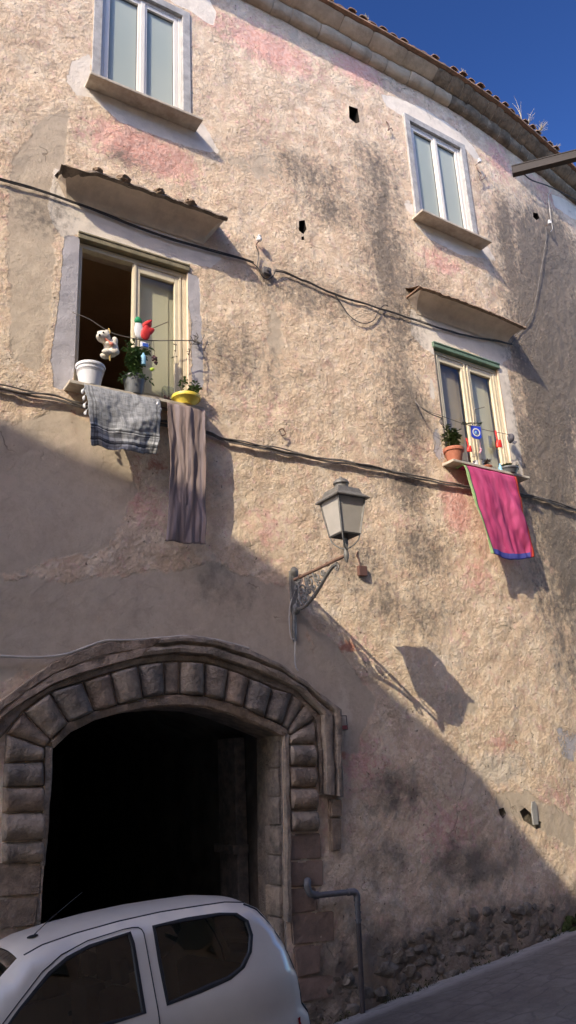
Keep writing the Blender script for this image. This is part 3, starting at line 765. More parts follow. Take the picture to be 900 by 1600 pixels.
# ---- cornice, swept along the curved wall
def sweep(prof, u0, u1, st, name, mat, wob=0.0, seed=0):
    m = MB(); n = int((u1 - u0) / st); k = len(prof)
    for i in range(n + 1):
        u = u0 + (u1 - u0) * i / n
        for j, (o, z) in enumerate(prof):
            w = wob * noise.fractal(Vector((u * 2.1 + seed, j * .7, seed)), 1, 2, 3)
            m.v.append(F(u, z + w, o + w * .8))
    for i in range(n):
        for j in range(k - 1):
            a = i * k + j; m.f.append((a, a + 1, a + k + 1, a + k))
    return m.build(name, mat, house, smooth=True)
def blocks(prof, u0, u1, name, mat, lmin, lmax, wob, gap=.009, seed=0):
    """a course of separate stones following a profile: one mesh"""
    m = MB(); u = u0; k = len(prof); random.seed(seed)
    while u < u1:
        L = U(lmin, lmax); a, b = u + gap, min(u + L, u1) - gap; dz = U(-.006, .006); do = U(-.008, .008); o = len(m.v); n = max(4, int(L / .06))
        for i in range(n + 1):
            x = a + (b - a) * i / n; ed = min(i, n - i) == 0
            for j, (of, z) in enumerate(prof):
                w = wob * noise.fractal(Vector((x * 3.1 + seed, j * .9, seed + .3)), 1, 2, 4)
                m.v.append(F(x, z + dz + w * .6, of + do + w - (.012 if ed else 0)))
        for i in range(n):
            for j in range(k - 1):
                q = o + i * k + j; m.f.append((q, q + 1, q + k + 1, q + k))
        m.f.append(tuple(o + j for j in range(k))); m.f.append(tuple(o + n * k + j for j in range(k))[::-1])
        u += L
    random.seed(seed + 99)
    return m.build(name, mat, house, smooth=True)
simple('mortar', (.55, .45, .34), (.42, .34, .25), .95, 6, .8, .012, dirt=.3)
sweep([(-.02, 10.842), (.08, 10.858), (.135, 10.93), (.145, 10.975), (.155, 10.99), (.25, 11.035), (.315, 11.08), (.345, 11.11), (.345, 11.122)], -7, 17.2, .15, 'cornice_core', 'mortar', .004, 9)
low = [(-.02, 10.83), (.05, 10.835), (.09, 10.85), (.125, 10.88), (.15, 10.92), (.16, 10.955), (.16, 10.975), (-.02, 10.98)]
blocks(low, -7, 8.4, 'cornice_moulding', 'cornice', .32, .6, .012, seed=3)
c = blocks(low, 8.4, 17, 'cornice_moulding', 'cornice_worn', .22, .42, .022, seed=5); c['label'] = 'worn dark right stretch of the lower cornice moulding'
up = [(-.02, 10.982), (.17, 10.984), (.2, 10.995), (.27, 11.03), (.33, 11.075), (.36, 11.10), (.365, 11.115), (-.02, 11.12)]
blocks(up, -7, 7.9, 'cornice_course', 'cornice', .5, .9, .010, seed=8)
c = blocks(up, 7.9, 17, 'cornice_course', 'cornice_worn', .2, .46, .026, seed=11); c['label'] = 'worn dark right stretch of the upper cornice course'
sweep([(-.02, 11.123), (.40, 11.125), (.43, 11.135), (.43, 11.165), (.38, 11.17), (-.02, 11.172)], -7, 17.2, .15, 'eaves_board', 'tile', .006, 3)
# barrel tiles of the roof
m = MB(); u = -7.0; random.seed(21)
while u < 17:
    T = frame_at(u, 11.18); r = .078 + U(-.006, .006); dx = U(-.01, .01); dzz = U(0, .012); n = 7; o = len(m.v); push = U(-.05, .02)
    for (yy, zz) in ((-.45 - push, .0), (3.5, 1.15)):
        for k in range(n + 1):
            q = math.pi * k / n; m.v.append(T @ Vector((dx + r * math.cos(q), yy, zz + dzz + r * .62 * math.sin(q))))
    for (yy, zz) in ((-.45 - push, .0), (3.5, 1.15)):
        for k in range(n + 1):
            q = math.pi * k / n; m.v.append(T @ Vector((dx + (r - .016) * math.cos(q), yy, zz + dzz + (r * .62 - .016) * math.sin(q))))
    K = n + 1
    for k in range(n):
        m.f.append((o + k, o + k + 1, o + K + k + 1, o + K + k)); m.f.append((o + 2 * K + k, o + 2 * K + k + 1, o + k + 1, o + k))
        m.f.append((o + 2 * K + k, o + 3 * K + k, o + 3 * K + k + 1, o + 2 * K + k + 1))
    u += .215 + U(-.012, .012)
for i in range(48):
    a = -7 + .5 * i; b = a + .5
    m.face(m.pt(F(a, 11.176, .42)), m.pt(F(b, 11.176, .42)), m.pt((b, 6, 12.9)), m.pt((a, 6, 12.9))); m.face(m.pt((a, 6, 12.9)), m.pt((b, 6, 12.9)), m.pt((b, 13.2, 10.6)), m.pt((a, 13.2, 10.6)))
m.build('roof', 'tile', house, smooth=True)

# ---- stone archway
def strip(outer, inner, prof, name, mat, parent, seed=0, n=60, wob=.006, split=None):
    """moulding swept between two matching poly-lines (points on the wall); prof = (across 0..1, projection)"""
    def resamp(pts, n):
        L = [0]
        for i in range(1, len(pts)): L.append(L[-1] + math.hypot(pts[i][0] - pts[i-1][0], pts[i][1] - pts[i-1][1]))
        out = []
        for k in range(n + 1):
            d = L[-1] * k / n; i = max(j for j in range(len(L)) if L[j] <= d + 1e-9); i = min(i, len(pts) - 2)
            t = (d - L[i]) / max(L[i+1] - L[i], 1e-9); out.append((pts[i][0] + (pts[i+1][0] - pts[i][0]) * t, pts[i][1] + (pts[i+1][1] - pts[i][1]) * t))
        return out
    def paired(a, b):
        A, B = [], []
        for i in range(len(a) - 1):
            for k in range(6):
                t = k / 6; A.append((a[i][0] + (a[i+1][0] - a[i][0]) * t, a[i][1] + (a[i+1][1] - a[i][1]) * t)); B.append((b[i][0] + (b[i+1][0] - b[i][0]) * t, b[i][1] + (b[i+1][1] - b[i][1]) * t))
        A.append(a[-1]); B.append(b[-1]); return A, B
    if len(outer) == len(inner): A, B = paired(outer, inner)
    else: A, B = resamp(outer, n), resamp(inner, n)
    m = MB(); k = len(prof)
    for i in range(len(A)):
        for j, (t, o) in enumerate(prof):
            u = A[i][0] + (B[i][0] - A[i][0]) * t; z = A[i][1] + (B[i][1] - A[i][1]) * t
            p = Vector((u, j, z)); w = wob * noise.fractal(p * 4, 1, 2, 3)
            step = 0
            if split and (i // split) % 2: step = .006
            m.v.append(F(u + w, z + w * .7, o + w * 1.2 + step))
    for i in range(len(A) - 1):
        for j in range(k - 1):
            q = i * k + j; m.f.append((q, q + 1, q + k + 1, q + k))
    return m.build(name, mat, parent, smooth=True)
rv = reveal([p for p in holes['arch']], .55, 'stone_dark', 'stone_archway', house); rv['label'] = 'broad stone archway framed with cushion shaped stones'
# passage behind the arch
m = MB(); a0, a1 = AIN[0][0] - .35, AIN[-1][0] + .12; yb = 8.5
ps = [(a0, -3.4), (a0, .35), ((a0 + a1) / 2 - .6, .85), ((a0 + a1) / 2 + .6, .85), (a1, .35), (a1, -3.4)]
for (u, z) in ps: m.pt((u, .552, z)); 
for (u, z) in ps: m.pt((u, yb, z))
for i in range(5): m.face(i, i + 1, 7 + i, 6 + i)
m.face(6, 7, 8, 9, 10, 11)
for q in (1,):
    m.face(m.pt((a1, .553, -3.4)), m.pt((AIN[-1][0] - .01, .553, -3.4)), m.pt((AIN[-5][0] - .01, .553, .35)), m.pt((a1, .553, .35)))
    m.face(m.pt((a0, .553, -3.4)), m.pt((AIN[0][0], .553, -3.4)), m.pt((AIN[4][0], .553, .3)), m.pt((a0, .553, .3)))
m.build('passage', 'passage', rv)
m = MB(); m.box((a1 - .16, .9, -3.4), (a1 - .02, 1.35, .3), .02); m.box((a1 - .22, .88, -.95), (a1 - .02, 1.37, -.86), .01); m.build('passage_pier', 'stone_dark', rv)
# inner arris
crown_in = [(82, 1170), (106, 1146), (146, 1126), (184, 1115), (222, 1107), (270, 1103), (320, 1106), (352, 1114), (385, 1126), (412, 1137), (441, 1151)]
crown_cu = [(78, 1158), (102, 1130), (143, 1113), (181, 1103), (220, 1094), (270, 1086), (319, 1089), (353, 1098), (386, 1109), (414, 1123), (447, 1142)]
Ci = [uz(*p) for p in crown_in]; Cc = [uz(*p) for p in crown_cu]
strip(Ci, Cc, [(0, -.05), (0, .03), (.12, .045), (.85, .05), (1, .03)], 'intrados_band', 'stone_warm', rv, split=6, wob=.012)
Lj = [uz(*p) for p in ((82, 1168), (78, 1230), (74, 1300), (69, 1352))]; Lk = [uz(*p) for p in ((69, 1166), (67, 1230), (65, 1300), (62, 1352))]
strip(Lj, Lk, [(0, -.05), (0, .03), (.15, .045), (.9, .045), (1, .01)], 'jamb_band', 'stone', rv, wob=.012, split=4)
Rj = [uz(*p) for p in ((441, 1150), (442, 1200), (443, 1250), (444, 1300), (445, 1440))]; Rk = [uz(*p) for p in ((449, 1146), (449, 1200), (450, 1250), (451, 1300), (453, 1440))]
for nm in (0,):
    strip(Rj, Rk, [(0, -.06), (0, .03), (.15, .045), (.9, .045), (1, .01)], 'jamb_band', 'stone', rv, wob=.012, split=5)
# dark quoins on the visible right reveal
for i in range(8):
    zt = .22 - i * .285; m = MB()
    x = AIN[-1][0] - .0 + .0
    ux = 4.418 - .012 * i
    m.box((ux - .035, .03, zt - .27), (ux + .03, .26 + (.06 if i % 2 else 0), zt), .018, jit=.004); m.build('quoin', 'stone_dark' if i < 5 else 'stone', rv, smooth=True)
# cushion voussoirs: corner pairs (inner, outer) in order round the ring
ring = [((70, 1347), (2, 1349)), ((70, 1312), (2, 1316)), ((70, 1268), (2, 1270)), ((69, 1229), (3, 1231)), ((68, 1189), (5, 1192)), ((69, 1168), (8, 1146)), ((78, 1157), (35, 1112)),
        ((106, 1131), (76, 1082)), ((146, 1113), (128, 1066)), ((183, 1103), (171, 1052)), ((222, 1092), (214, 1040)), ((256, 1086), (254, 1034)), ((279, 1086), (279, 1034)),
        ((317, 1089), (318, 1036)), ((348, 1097), (355, 1046)), ((377, 1108), (388, 1060)), ((411, 1122), (423, 1076)), ((438, 1134), (455, 1084)), ((447, 1142), (474, 1100)), ((449, 1150), (490, 1124)),
        ((449, 1164), (491, 1163)), ((450, 1197), (493, 1197)), ((450, 1231), (493, 1231)), ((451, 1266), (495, 1265)), ((452, 1300), (497, 1299))]
ring2 = [(uz(*a), uz(*b)) for a, b in ring]
for i in range(len(ring2) - 1):
    (a, b), (c, d) = ring2[i], ring2[i + 1]
    m = MB(); H = min(.5 * math.hypot(a[0] - c[0] + b[0] - d[0], a[1] - c[1] + b[1] - d[1]) * .5, .15) * U(.66, .82); sd = i * 3.7
    def fn(s, t, a=a, b=b, c=c, d=d, H=H, sd=sd):
        g = .012
        tt = .012 + .976 * t; ss = .012 + .976 * s
        p = [(a[q] * (1 - ss) + b[q] * ss) * (1 - tt) + (c[q] * (1 - ss) + d[q] * ss) * tt for q in (0, 1)]
        o = H * math.sqrt(max(0, 1 - (2 * t - 1) ** 2)) ** 1.1
        e = min(1, min(s, 1 - s) / .1); o *= math.sqrt(max(0, 1 - (1 - e) ** 2)) * .85 + .15 * (e > 0)
        o += .013 * noise.fractal(Vector((p[0] * 6 + sd, p[1] * 6, sd)), .9, 2, 4)
        return F(p[0], p[1], o + .008)
    m.grid(fn, 22, 18); q = m.build('cushion_stone', random.choice(['stone', 'stone', 'stone_dark', 'stone_warm']), rv, smooth='full')
# hood mould round the cushions
ho = [(-60, 1150), (0, 1094), (37, 1066), (81, 1035), (124, 1016), (174, 1001), (249, 997), (292, 994), (330, 999), (386, 1016), (436, 1041), (479, 1072), (526, 1110), (528, 1160), (530, 1246)]
hi = [(-50, 1190), (0, 1122), (37, 1096), (81, 1070), (128, 1053), (172, 1040), (215, 1028), (268, 1022), (322, 1026), (375, 1042), (424, 1060), (461, 1080), (498, 1118), (500, 1160), (503, 1240)]
HO = [uz(*p) for p in ho]; HI = [uz(*p) for p in hi]
strip(HO[:7], HI[:7], [(0, -.02), (0, .045), (.08, .06), (.5, .065), (.55, .05), (.62, .06), (.95, .075), (1, .02)], 'hood_mould', 'stone_warm', rv, wob=.02, split=7)
strip(HO[6:], HI[6:], [(0, -.02), (0, .05), (.06, .105), (.2, .125), (.34, .12), (.42, .07), (.5, .06), (.56, .10), (.75, .115), (.95, .10), (1, .02)], 'hood_mould', 'stone', rv, wob=.010)
# flat fillet between mould and cushions
fo = [(p[0], p[1]) for p in hi]; fi = [(-45, 1200), (8, 1146), (35, 1112), (76, 1082), (128, 1066), (171, 1052), (214, 1040), (268, 1034), (318, 1036), (370, 1052), (423, 1076), (455, 1086), (491, 1128), (494, 1165), (498, 1242)]
strip([uz(*p) for p in fo], [uz(*p) for p in fi], [(0, -.02), (0, .03), (.2, .04), (.8, .035), (1, .005)], 'fillet_band', 'stone', rv, wob=.008)
m = MB()
m.prism([uz(*p) for p in ((512, 1242), (531, 1244), (531, 1328), (514, 1330))], -.0); m.v = []; m.f = []
def slab(pxs, off, name, mat, parent, jit=.006, bev=.015):
    q = [uz(*p) for p in pxs]; m = MB(); bm = bmesh.new(); vs = []
    for o in (-.03, off):
        for (u, z) in q: vs.append(bm.verts.new(F(u + U(-jit, jit), z + U(-jit, jit), o)))
    n = len(q)
    bm.faces.new(vs[:n]); bm.faces.new(vs[n:][::-1])
    for i in range(n): bm.faces.new((vs[i], vs[n + i], vs[n + (i + 1) % n], vs[(i + 1) % n]))
    bmesh.ops.recalc_face_normals(bm, faces=bm.faces[:]); bmesh.ops.bevel(bm, geom=bm.edges[:], offset=bev, segments=2, affect='EDGES')
    m.bm(bm); return m.build(name, mat, parent, smooth=True)
slab(((512, 1248), (531, 1248), (531, 1276), (513, 1276)), .05, 'mould_stop', 'stone_warm', rv)
slab(((513, 1277), (531, 1276), (531, 1329), (515, 1330)), .035, 'mould_stop', 'stone_warm', rv)
for q in (((446, 1303), (500, 1301), (502, 1341), (447, 1345)), ((448, 1347), (504, 1343), (504, 1384), (449, 1387)), ((450, 1389), (492, 1387), (496, 1424), (452, 1428)),
          ((453, 1430), (520, 1424), (522, 1470), (456, 1478)), ((458, 1480), (500, 1476), (500, 1520), (462, 1528)), ((464, 1530), (520, 1522), (520, 1560), (468, 1568))):
    slab(q, .014, 'quoin_block', 'block', rv, .01, .012)
for q in (((-5, 1350), (66, 1347), (62, 1398), (-5, 1404)), ((-5, 1406), (60, 1400), (56, 1446), (-5, 1452))):
    slab(q, .02, 'quoin_block', 'stone_warm', rv, .01, .012)

# ---- bare rubble at the foot of the wall
m = MB(); random.seed(5)
reg = [uz(*p) for p in ((470, 1600), (520, 1530), (580, 1500), (640, 1465), (700, 1440), (760, 1420), (800, 1412), (862, 1420), (862, 1462), (780, 1492), (700, 1530), (565, 1582), (480, 1602))]
ru = [p[0] for p in reg]; rz_ = [p[1] for p in reg]; cnt = 0; pts = []
for _ in range(6000):
    u = U(min(ru), max(ru)); z = U(min(rz_), max(rz_))
    if not bool(in_poly(np.array([u]), np.array([z]), reg)[0]): continue
    r = U(.025, .10)
    if any(math.hypot(u - a, z - b) < (r + c) * .82 for a, b, c in pts): continue
    pts.append((u, z, r)); m.blob(F(u, z, -.02), (r * U(1.0, 1.5), r * U(.4, .75), r * U(.7, .95)), 2, .6, 4, len(pts) * 1.3)
    if len(pts) > 260: break
m.build('exposed_rubble', 'rubble', house, smooth=True)

# ------------------------------------------------------------------ ground
m = MB(); gx = np.concatenate([np.arange(-60, -2, 4.0), np.arange(-2, 14, .2), np.arange(14, 70, 4.0)]); gy = np.concatenate([np.arange(-60, -8, 4.0), np.arange(-8, .2, .2), np.arange(.4, 9, .6)])
ap = []
for y in gy:
    for x in gx:
        yy = y
        z = ground_z(x, y - wall_y(x)) if y < 1 else ground_z(x, 0)
        w = .012 * noise.fractal(Vector((x * 1.3, y * 1.3, 0)), 1, 2, 3) + (.02 * noise.noise(Vector((x * 3, y * 3, 5))) if y > -8 else 0)
        m.v.append(Vector((x, y, z + w)))
        t = -(y - wall_y(x)); ap.append(max(0, min(1, 1.1 - t / (.75 + .25 * noise.noise(Vector((x * .8, 0, 2)))))))
nx = len(gx)
for j in range(len(gy) - 1):
    for i in range(nx - 1):
        a = j * nx + i; m.f.append((a, a + 1, a + nx + 1, a + nx))
g = m.build('street', 'street', None, smooth='full', at=(0, 0, 0))
ca = g.data.color_attributes.new('apron', 'FLOAT_COLOR', 'POINT')
ca.data.foreach_set('color', np.array([[a, a, a, 1] for a in ap], np.float32).ravel())
tag(g, 'sloping grey cobbled street with a pale concrete strip along the wall foot', 'street', kind='structure')

# ------------------------------------------------------------------ buildings across the street (the tall one throws the big shadow, the other is added to cut sky fill)
shadow = [(-14, 6.0), (-6, 4.6), (-2, 4.1), (0.2, 3.75), (1.31, 3.39), (1.63, 3.27), (2.03, 3.14), (2.44, 3.08), (3.1, 2.80), (3.82, 2.49), (4.6, 2.05), (5.19, 1.52), (5.6, 1.02), (6.23, .53), (6.79, .13), (7.35, -.36), (7.72, -.81), (8.21, -1.3), (8.62, -1.72), (9.4, -2.5), (11, -4.2)]
YO = -9.6
roof = [(u - 1.9 * -YO, z + 1.58 * -YO) for u, z in shadow]
oh = thing('tall_house', 'tall plastered house across the street whose sloping gable shades the archway', 'house', (-16, YO, -4))
m = MB(); n = len(roof)
for (u, z) in roof: m.pt((u, YO, z)); m.pt((u, YO, -6)); m.pt((u, YO - 3, z - 3.6)); m.pt((u, YO - 3, -6))
for i in range(n - 1):
    a = 4 * i; b = a + 4
    m.face(a, a + 1, b + 1, b); m.face(a, b, b + 2, a + 2); m.face(a + 2, b + 2, b + 3, a + 3)
m.face(0, 1, 3, 2); m.face(4 * n - 4, 4 * n - 3, 4 * n - 1, 4 * n - 2)
m.build('wall', 'opposite', oh)
for i in range(9):
    for j in range(3):
        m = MB(); x = -30 + 2.6 * i; z = .5 + 3.6 * j
        if x > -10: continue
        m.box((x, YO + .003, z), (x + 1.1, YO + .06, z + 1.8), .01); m.build('shutter', 'opp_shutter', oh)
lh = thing('sky_block_house', 'unseen plastered house added across the street to cut sky fill, with shuttered windows', 'house', (2, -9.7, -3))
m = MB(); m.box((-7.2, -14, -5), (18, -9.7, 12.2)); m.build('wall', 'opposite', lh)  # unseen mass, raised to block sky light from the street
for i in range(8):
    for j in range(3):
        m = MB(); x = -6 + 2.9 * i; z = -.4 + 2.9 * j
        m.box((x, -9.697, z), (x + 1.0, -9.64, z + 1.7), .01); m.build('shutter', 'opp_shutter', lh)
m = MB(); m.box((-7.5, -14.2, 12.203), (18.2, -9.3, 12.4), .02); m.build('roof', 'tile', lh)

# dark beam sticking out at upper right, carried by a house on the right
e0 = Z0 = None
def at_y(px, py, y):
    d = ray(px, py); t = (DIST + y) / d[1]; return Vector((d[0] * t, y, d[2] * t))
def at_z(px, py, z):
    d = ray(px, py); t = z / d[2]; return Vector((d[0] * t, d[1] * t - DIST, z))
E0 = at_y(800.5, 269, -2.6); E1 = at_z(960, 229, E0.z)
dv = (E1 - E0).normalized(); L = 4.2
Tm = Matrix.Translation(E0) @ Matrix(((dv.x, -dv.y, 0, 0), (dv.y, dv.x, 0, 0), (0, 0, 1, 0), (0, 0, 0, 1)))
m = MB(Tm); hh = .048
m.box((0, -.04, -hh), (L, .04, hh), .004)
m.box((0, -.046, hh + .0005), (L, .046, hh + .014), .003)
bm_ = m.build('roof_beam', 'beam', None, at=E0 + dv * L)
tag(bm_, 'dark brown beam end jutting in at the upper right edge below the cornice', 'beam')
q = E0 + dv * L
rh = thing('side_house', 'plain house beyond the right edge that carries the dark beam', 'house', (q.x + 2, q.y - 1, -2))
m = MB(); m.box((q.x - .02, q.y - 3.2, -4), (q.x + 5, q.y + .25, q.z + 1.2)); m.build('wall', 'opposite', rh)
m = MB(); m.box((q.x - .3, q.y - 3.4, q.z + 1.203), (q.x + 5.2, q.y + .5, q.z + 1.4), .02); m.build('roof', 'tile', rh)

# ------------------------------------------------------------------ street lamp
ul = 4.665; lamp = thing('street_lamp', 'grey iron lantern with frosted panes on a scrolled wall bracket', 'street lamp', F(ul, 1.6, 0))
TL = Matrix.Translation((ul, 0, 0))
m = MB(TL); m.box((-.055, -.035, 1.62), (.055, .01, 2.11), .012); m.lathe([(.0, 0), (.05, 0), (.055, .012), (.0, .03)], (0, -.03, 2.1), 12, axis=Matrix.Rotation(math.radians(90), 3, 'X'))
m.blob((0, -.04, 1.66), (.05, .04, .07), 2, .1); m.build('wall_plate', 'cast_iron', lamp, smooth=True)
m = MB(TL); m.tube([(0, -.02, 2.0), (0, -.3, 2.008), (0, -.7, 2.022), (0, -1.05, 2.035)], .019, 10)
for y in (.16, .72): m.lathe([(.0, -.015), (.026, -.012), (.026, .012), (.0, .015)], (0, -y, 2.008 + .02 * y), 12, axis=Matrix.Rotation(math.radians(90), 3, 'X'))
m.build('arm', 'rusty_iron', lamp, smooth=True)
def spiral(c, r0, r1, a0, turns, n=26):
    out = []
    for i in range(n + 1):
        t = i / n; a = a0 + turns * 2 * math.pi * t; r = r0 + (r1 - r0) * t
        out.append((0, c[0] - r * math.cos(a) * 1, c[1] + r * math.sin(a)))
    return [(0, -(-y) if False else y, z) for (_, y, z) in out]
m = MB(TL)
br = smoothpath([(0, -.02, 1.68), (0, -.12, 1.645), (0, -.26, 1.665), (0, -.42, 1.73), (0, -.55, 1.81), (0, -.68, 1.90), (0, -.80, 1.965), (0, -.90, 1.985)], 6)
m.tube(br, .021, 8)
m.tube(spiral((-.90, 1.945), .04, .016, math.pi * .5, 1.3), .009, 6)
m.build('brace', 'cast_iron', lamp, smooth=True)
m = MB(TL)
for (cy, cz, r0, a0, tr) in ((-.17, 1.83, .085, 0, 1.6), (-.22, 1.73, .05, 2, -1.3), (-.36, 1.90, .07, 1, 1.5), (-.33, 1.80, .045, 4, -1.2), (-.50, 1.92, .055, 2, 1.4), (-.62, 1.95, .04, 0, -1.3), (-.08, 1.92, .05, 3, 1.2), (-.09, 1.75, .05, 1, -1.2), (-.27, 1.83, .05, 5, 1.3), (-.42, 1.83, .04, 2.5, 1.2), (-.13, 1.96, .03, 0, 1), (-.30, 1.95, .035, 1.5, -1.1), (-.52, 1.86, .035, 0, -1)):
    m.tube(spiral((cy, cz), r0, r0 * .22, a0, tr), .0115, 6)
for pth in ([(0, -.06, 1.97), (0, -.12, 1.88), (0, -.10, 1.78), (0, -.16, 1.68)], [(0, -.26, 1.98), (0, -.28, 1.88), (0, -.38, 1.82), (0, -.44, 1.76)], [(0, -.42, 1.99), (0, -.46, 1.92), (0, -.57, 1.88), (0, -.6, 1.85)]):
    m.tube(smoothpath(pth, 6), .012, 6)
for (y, z) in ((-.42, 1.73), (-.26, 1.665)): m.blob((0, y, z), .026, 2, .1)
m.build('scrollwork', 'cast_iron', lamp, smooth=True)
TLa = TL @ Matrix.Translation((0, -1.075, 0))
m = MB(TLa); m.lathe([(.0, 1.95), (.012, 1.96), (.018, 1.985), (.026, 2.0), (.03, 2.04), (.024, 2.07), (.022, 2.13), (.03, 2.15), (.02, 2.17), (.018, 2.23), (.0, 2.24)], (0, 0, 0), 14)
zb, ztp, hb, ht = 2.25, 2.64, .115, .172
for sx in (-1, 1):
    for sy in (-1, 1): m.tube(smoothpath([(0, 0, 2.10), (sx * .05, sy * .05, 2.125), (sx * .10, sy * .10, 2.19), (sx * hb * .97, sy * hb * .97, zb)], 5), .008, 6)
m.build('lantern_stem', 'cast_iron', lamp, smooth=True)
m = MB(TLa)
cb = [(-hb, -hb), (hb, -hb), (hb, hb), (-hb, hb)]; ct = [(-ht, -ht), (ht, -ht), (ht, ht), (-ht, ht)]
for i in range(4):
    j = (i + 1) % 4
    m.tube([(*cb[i], zb), (*ct[i], ztp)], .013, 4)
    m.tube([(*cb[i], zb), (*cb[j], zb)], .013, 4); m.tube([(*ct[i], ztp), (*ct[j], ztp)], .012, 4)
m.build('lantern_frame', 'cast_iron', lamp)
for i in range(4):
    j = (i + 1) % 4; m = MB(TLa); k = .985
    q = [(cb[i][0] * k, cb[i][1] * k, zb), (cb[j][0] * k, cb[j][1] * k, zb), (ct[j][0] * k, ct[j][1] * k, ztp), (ct[i][0] * k, ct[i][1] * k, ztp)]
    m.face(*[m.pt(p) for p in q]); m.face(*[m.pt((p[0] * .96, p[1] * .96, p[2])) for p in q][::-1]); m.build('glass_pane', 'lamp_glass', lamp)
m = MB(TLa)
def sq(h, z): return [m.pt((-h, -h, z)), m.pt((h, -h, z)), m.pt((h, h, z)), m.pt((-h, h, z))]
rings = [sq(.165, ztp + .004), sq(.21, ztp - .010), sq(.214, ztp + .002), sq(.172, ztp + .04), sq(.155, ztp + .055), sq(.135, ztp + .115), sq(.07, ztp + .14)]
m.face(*rings[0]); m.face(*rings[-1])
for a, b in zip(rings, rings[1:]):
    for i in range(4): m.face(a[i], a[(i + 1) % 4], b[(i + 1) % 4], b[i])
m.build('lantern_roof', 'cast_iron', lamp)
m = MB(TLa); m.lathe([(.0, ztp + .14), (.075, ztp + .14), (.078, ztp + .165), (.068, ztp + .17), (.072, ztp + .185), (.088, ztp + .19), (.088, ztp + .2), (.075, ztp + .225), (.05, ztp + .245), (.02, ztp + .255), (.015, ztp + .27), (0, ztp + .275)], (0, 0, 0), 18); m.build('finial', 'cast_iron', lamp, smooth=True)
m = MB(); s = pl(((458, 955), (460, 968), (459, 985), (461, 1002)), .02); m.tube(smoothpath(s, 5), .024, 8); m.build('wall_bracket_foot', 'cast_iron', lamp, smooth=True)

def cable(name, pts, r, mat, label, cat='cable', off=.02, wob=.0, n=8, group=None, extra=None):
    m = MB(); p = smoothpath([P(a[0], a[1], a[2] if len(a) > 2 else off) for a in pts], n)
    if wob:
        p = [q + Vector((0, 0, wob * noise.noise(q * 3))) for q in p]
    m.tube(p, r, 6)
    if extra:
        for (dz, do, rr, sd) in extra:
            m.tube([q + Vector((0, -do, dz + wob * 1.5 * noise.noise(q * 2.3 + Vector((sd, 0, 0))))) for q in p], rr, 6)
    o = m.build(name, mat, None, smooth=True); tag(o, label, cat, group); return o
cable('cable', ((463, 918, .03), (456, 936), (452, 955), (453, 985), (456, 998), (462, 994), (463, 975), (460, 970), (461, 1000), (461, 1036), (466, 1048)), .006, 'cable_white', 'thin pale lamp cable running down from the bracket to the arch', off=.03)
cable('conduit', ((-40, 1020), (0, 1025), (60, 1027), (104, 1022), (140, 1009), (167, 1001), (211, 1000), (260, 996), (291, 994), (327, 998), (360, 1005), (389, 1013)), .012, 'conduit', 'pale conduit following the top of the stone arch', 'conduit', off=.05)
lowpts = ((-60, 592), (0, 607), (60, 620), (110, 631), (180, 648), (250, 662), (322, 677), (345, 686), (380, 694), (430, 704), (465, 710), (500, 719), (560, 727), (640, 745), (700, 757), (740, 763), (790, 770), (830, 777), (860, 785), (900, 798), (960, 815))
cable('cable_bundle', lowpts, .013, 'cable_grey', 'thick sagging bundle of grey cables crossing the wall below the lower windows', off=.035, wob=.02, extra=((.03, .0, .009, 2), (.018, .018, .009, 5), (-.016, .012, .007, 9)))
cable('cable', ((-60, 262), (0, 281), (60, 298), (130, 322), (200, 350), (270, 375), (330, 392), (380, 405), (396, 411)), .011, 'cable_black', 'dark cable pair running under the broken canopy at left', off=.03, wob=.006, extra=((.014, .006, .008, 3),))
cable('cable', ((430, 424, .05), (445, 427), (470, 438), (480, 441), (510, 455), (540, 466), (580, 478), (640, 497), (668, 507), (700, 517), (740, 527), (780, 534), (800, 538)), .011, 'cable_black', 'dark wire from the grey junction box to the right canopy', off=.03, wob=.012, extra=((.013, .004, .006, 3),))
cable('cable', ((524, 462), (530, 470), (545, 492), (560, 503), (573, 505), (585, 499), (592, 485), (600, 477), (606, 478)), .007, 'cable_black', 'slack loop of cable hanging under the middle wire', off=.03)
cable('cable', ((853, 354), (853, 375), (849, 402), (843, 435), (839, 460), (833, 484), (828, 498), (817, 514), (806, 528), (798, 538)), .007, 'cable_grey', 'single cable dropping from the insulator to the right canopy', off=.03)
cable('cable', ((862, 296), (857, 305), (858, 320), (860, 338), (863, 356), (860, 362)), .005, 'cable_white', 'short white wire end hanging on the wall at far right', off=.04)
cable('cable', ((815, 268), (830, 281), (860, 292), (900, 312), (950, 335)), .012, 'cable_black', 'dark cable just under the cornice at far right', off=.12)
# junction box, sensors, hooks
m = MB(frame_at(*uz(415, 426))); m.box((-.06, -.06, -.05), (.06, .0, .05), .012); m.lathe([(0, 0), (.025, 0), (.025, .03), (0, .03)], (0, -.06, 0), 10, axis=Matrix.Rotation(math.radians(90), 3, 'X')); tag(m.build('junction_box', 'pipe', None, smooth=True), 'grey round cornered junction box beside looped wires in mid wall', 'junction box')
for i, (px, py, lab) in enumerate(((400, 380, 'white insulator knob with a wire above the grey junction box'), (743, 257, 'white insulator knob right of the upper right window'), (852, 352, 'white insulator knob at the top of the hanging cable'))):
    t = thing('insulator', lab, 'insulator', P(px, py), 'white insulator knobs'); T = frame_at(*uz(px, py)); Rx = Matrix.Rotation(math.radians(90), 3, 'X')
    m = MB(T); m.tube([(0, .01, -.02), (0, -.07, -.02), (0, -.09, 0)], .007, 6); m.build('pin', 'rusty_iron', t, smooth=True)
    m = MB(T); m.lathe([(0, -.02), (.03, -.022), (.036, 0), (.03, .02), (.022, .03), (.03, .045), (.02, .06), (0, .062)], (0, -.09, .0), 14); m.build('knob', 'plastic_white', t, smooth=True)
